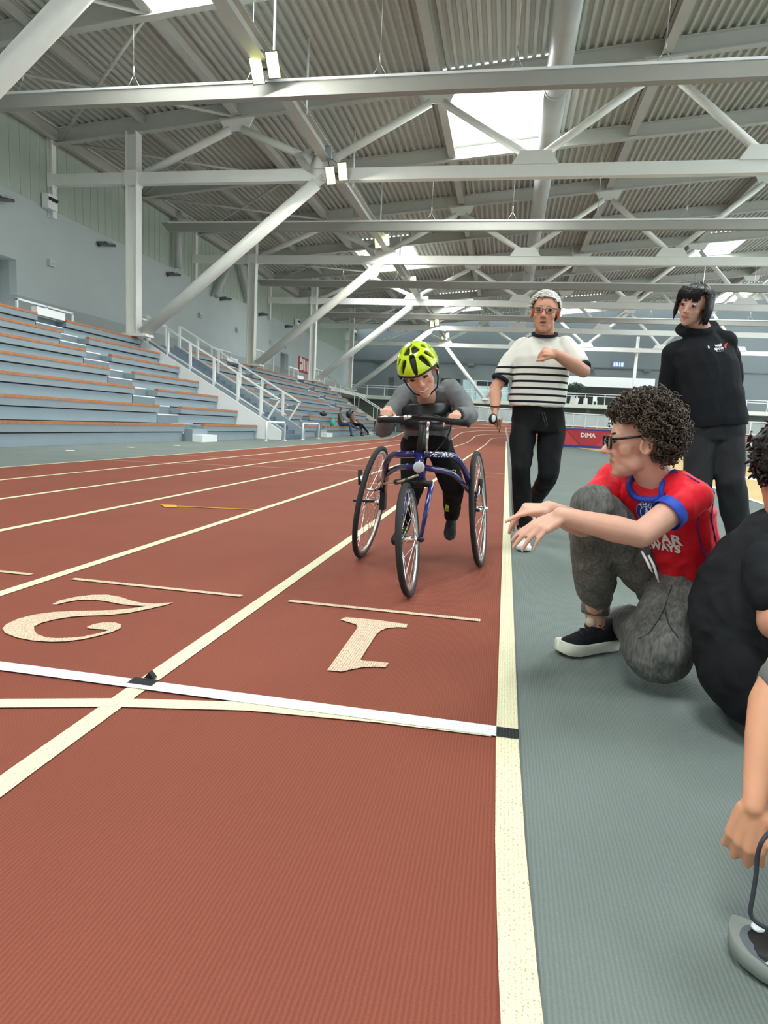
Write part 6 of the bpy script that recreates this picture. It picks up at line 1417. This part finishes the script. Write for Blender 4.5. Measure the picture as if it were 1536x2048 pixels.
# bags, bottle and bicycle by the far onlookers
def bag(p, s, m, lb, nm='bag'):
    p = Vector(p); b = MB(); b.ball(p+V(0,0,s[2]*0.95), s, 12, 8); b.tube([p+V(0,-s[1]*0.5,s[2]*1.7), p+V(0.05,0,s[2]*2.3), p+V(0,s[1]*0.5,s[2]*1.7)], 0.02, 6); return tag(b.build(nm, m), lb, 'bag')
bag((-9.55, 41.0, 0.53), (0.2, 0.28, 0.2), mat('navy_bag', (36, 40, 66), 0.8), 'dark blue bag on the bench right of the far onlookers'); bag((-10.3, 42.2, 1.05), (0.22, 0.4, 0.26), M_black, 'black jacket heap on the second bench behind the far onlookers', 'jacket_heap')
bag((-9.5, 35.0, 0.53), (0.16, 0.22, 0.22), mat('teal_bag', (70, 170, 160), 0.6), 'teal and white shopping bag beside the far onlookers'); bag((-10.2, 35.6, 1.06), (0.18, 0.5, 0.12), M_black, 'black coat lying on the second bench behind the onlookers', 'coat')
t = thing('wheelchair', 'light sports wheelchair standing right of the far onlookers', 'wheelchair', (-8.4, 43.2, 0))
for dy in (-0.3, 0.35):
    c = Vector((-8.4, 43.2+dy, 0.33)); b = MB(); b.tube([c+V(0.33*cos(a), 0.05*sin(a), 0.33*sin(a)) for a in [2*pi*k/28 for k in range(28)]], 0.02, 6, closed=True); o = b.build('wheel', M_tyre, t)
    b = MB()
    for k in range(8): a = 2*pi*k/8; b.tube([c, c+V(0.32*cos(a), 0.05*sin(a), 0.32*sin(a))], 0.006, 4)
    o2 = b.build('spokes', M_chrome, o); o2['kind'] = 'stuff'
b = MB(); b.box(-8.7, -8.2, 42.95, 43.5, 0.45, 0.53); b.build('seat', M_black, t); b = MB(); b.box(-8.75, -8.68, 42.95, 43.5, 0.5, 0.95); b.build('backrest', M_black, t)
b = MB(); b.tube([(-8.2, 43.2, 0.45), (-7.95, 43.2, 0.2), (-7.9, 43.2, 0.08)], 0.02, 6); b.build('foot_rest', M_chrome, t)
# second rider far away on the bend
q = W(1502, 880, 52.0)
t = thing('far_running_trike', 'tiny far running frame on the bend at the right', 'tricycle', (q.x, 52, 0))
for dx, dy in ((-0.35, 0.5), (0.35, 0.5), (0, -0.4)):
    c = Vector((q.x+dx, 52+dy, 0.3)); b = MB(); b.tube([c+V(0.06*cos(a), 0.3*cos(a), 0.3*sin(a)) for a in [2*pi*k/24 for k in range(24)]], 0.025, 6, closed=True); b.build('wheel', M_tyre, t)
b = MB(); b.tube([(q.x-0.35, 52.5, 0.35), (q.x-0.2, 52, 0.75), (q.x+0.2, 52, 0.75), (q.x+0.35, 52.5, 0.35)], 0.03, 8); b.tube([(q.x, 52, 0.75), (q.x, 51.6, 0.3)], 0.03, 8); b.build('frame', M_white, t)
far_person((q.x, 52.4, 0.85), [(q.x+0.08, 52.1, 0.5), (q.x-0.1, 52.2, 0.5)], [(q.x+0.1, 52.3, 0.08), (q.x-0.1, 52.6, 0.2)], (q.x, 52.2, 1.3), (q.x, 52.1, 1.5), (M_tee, M_jog, hb), 'tiny far rider in black on the bend at the right', (0, -1, -0.1))
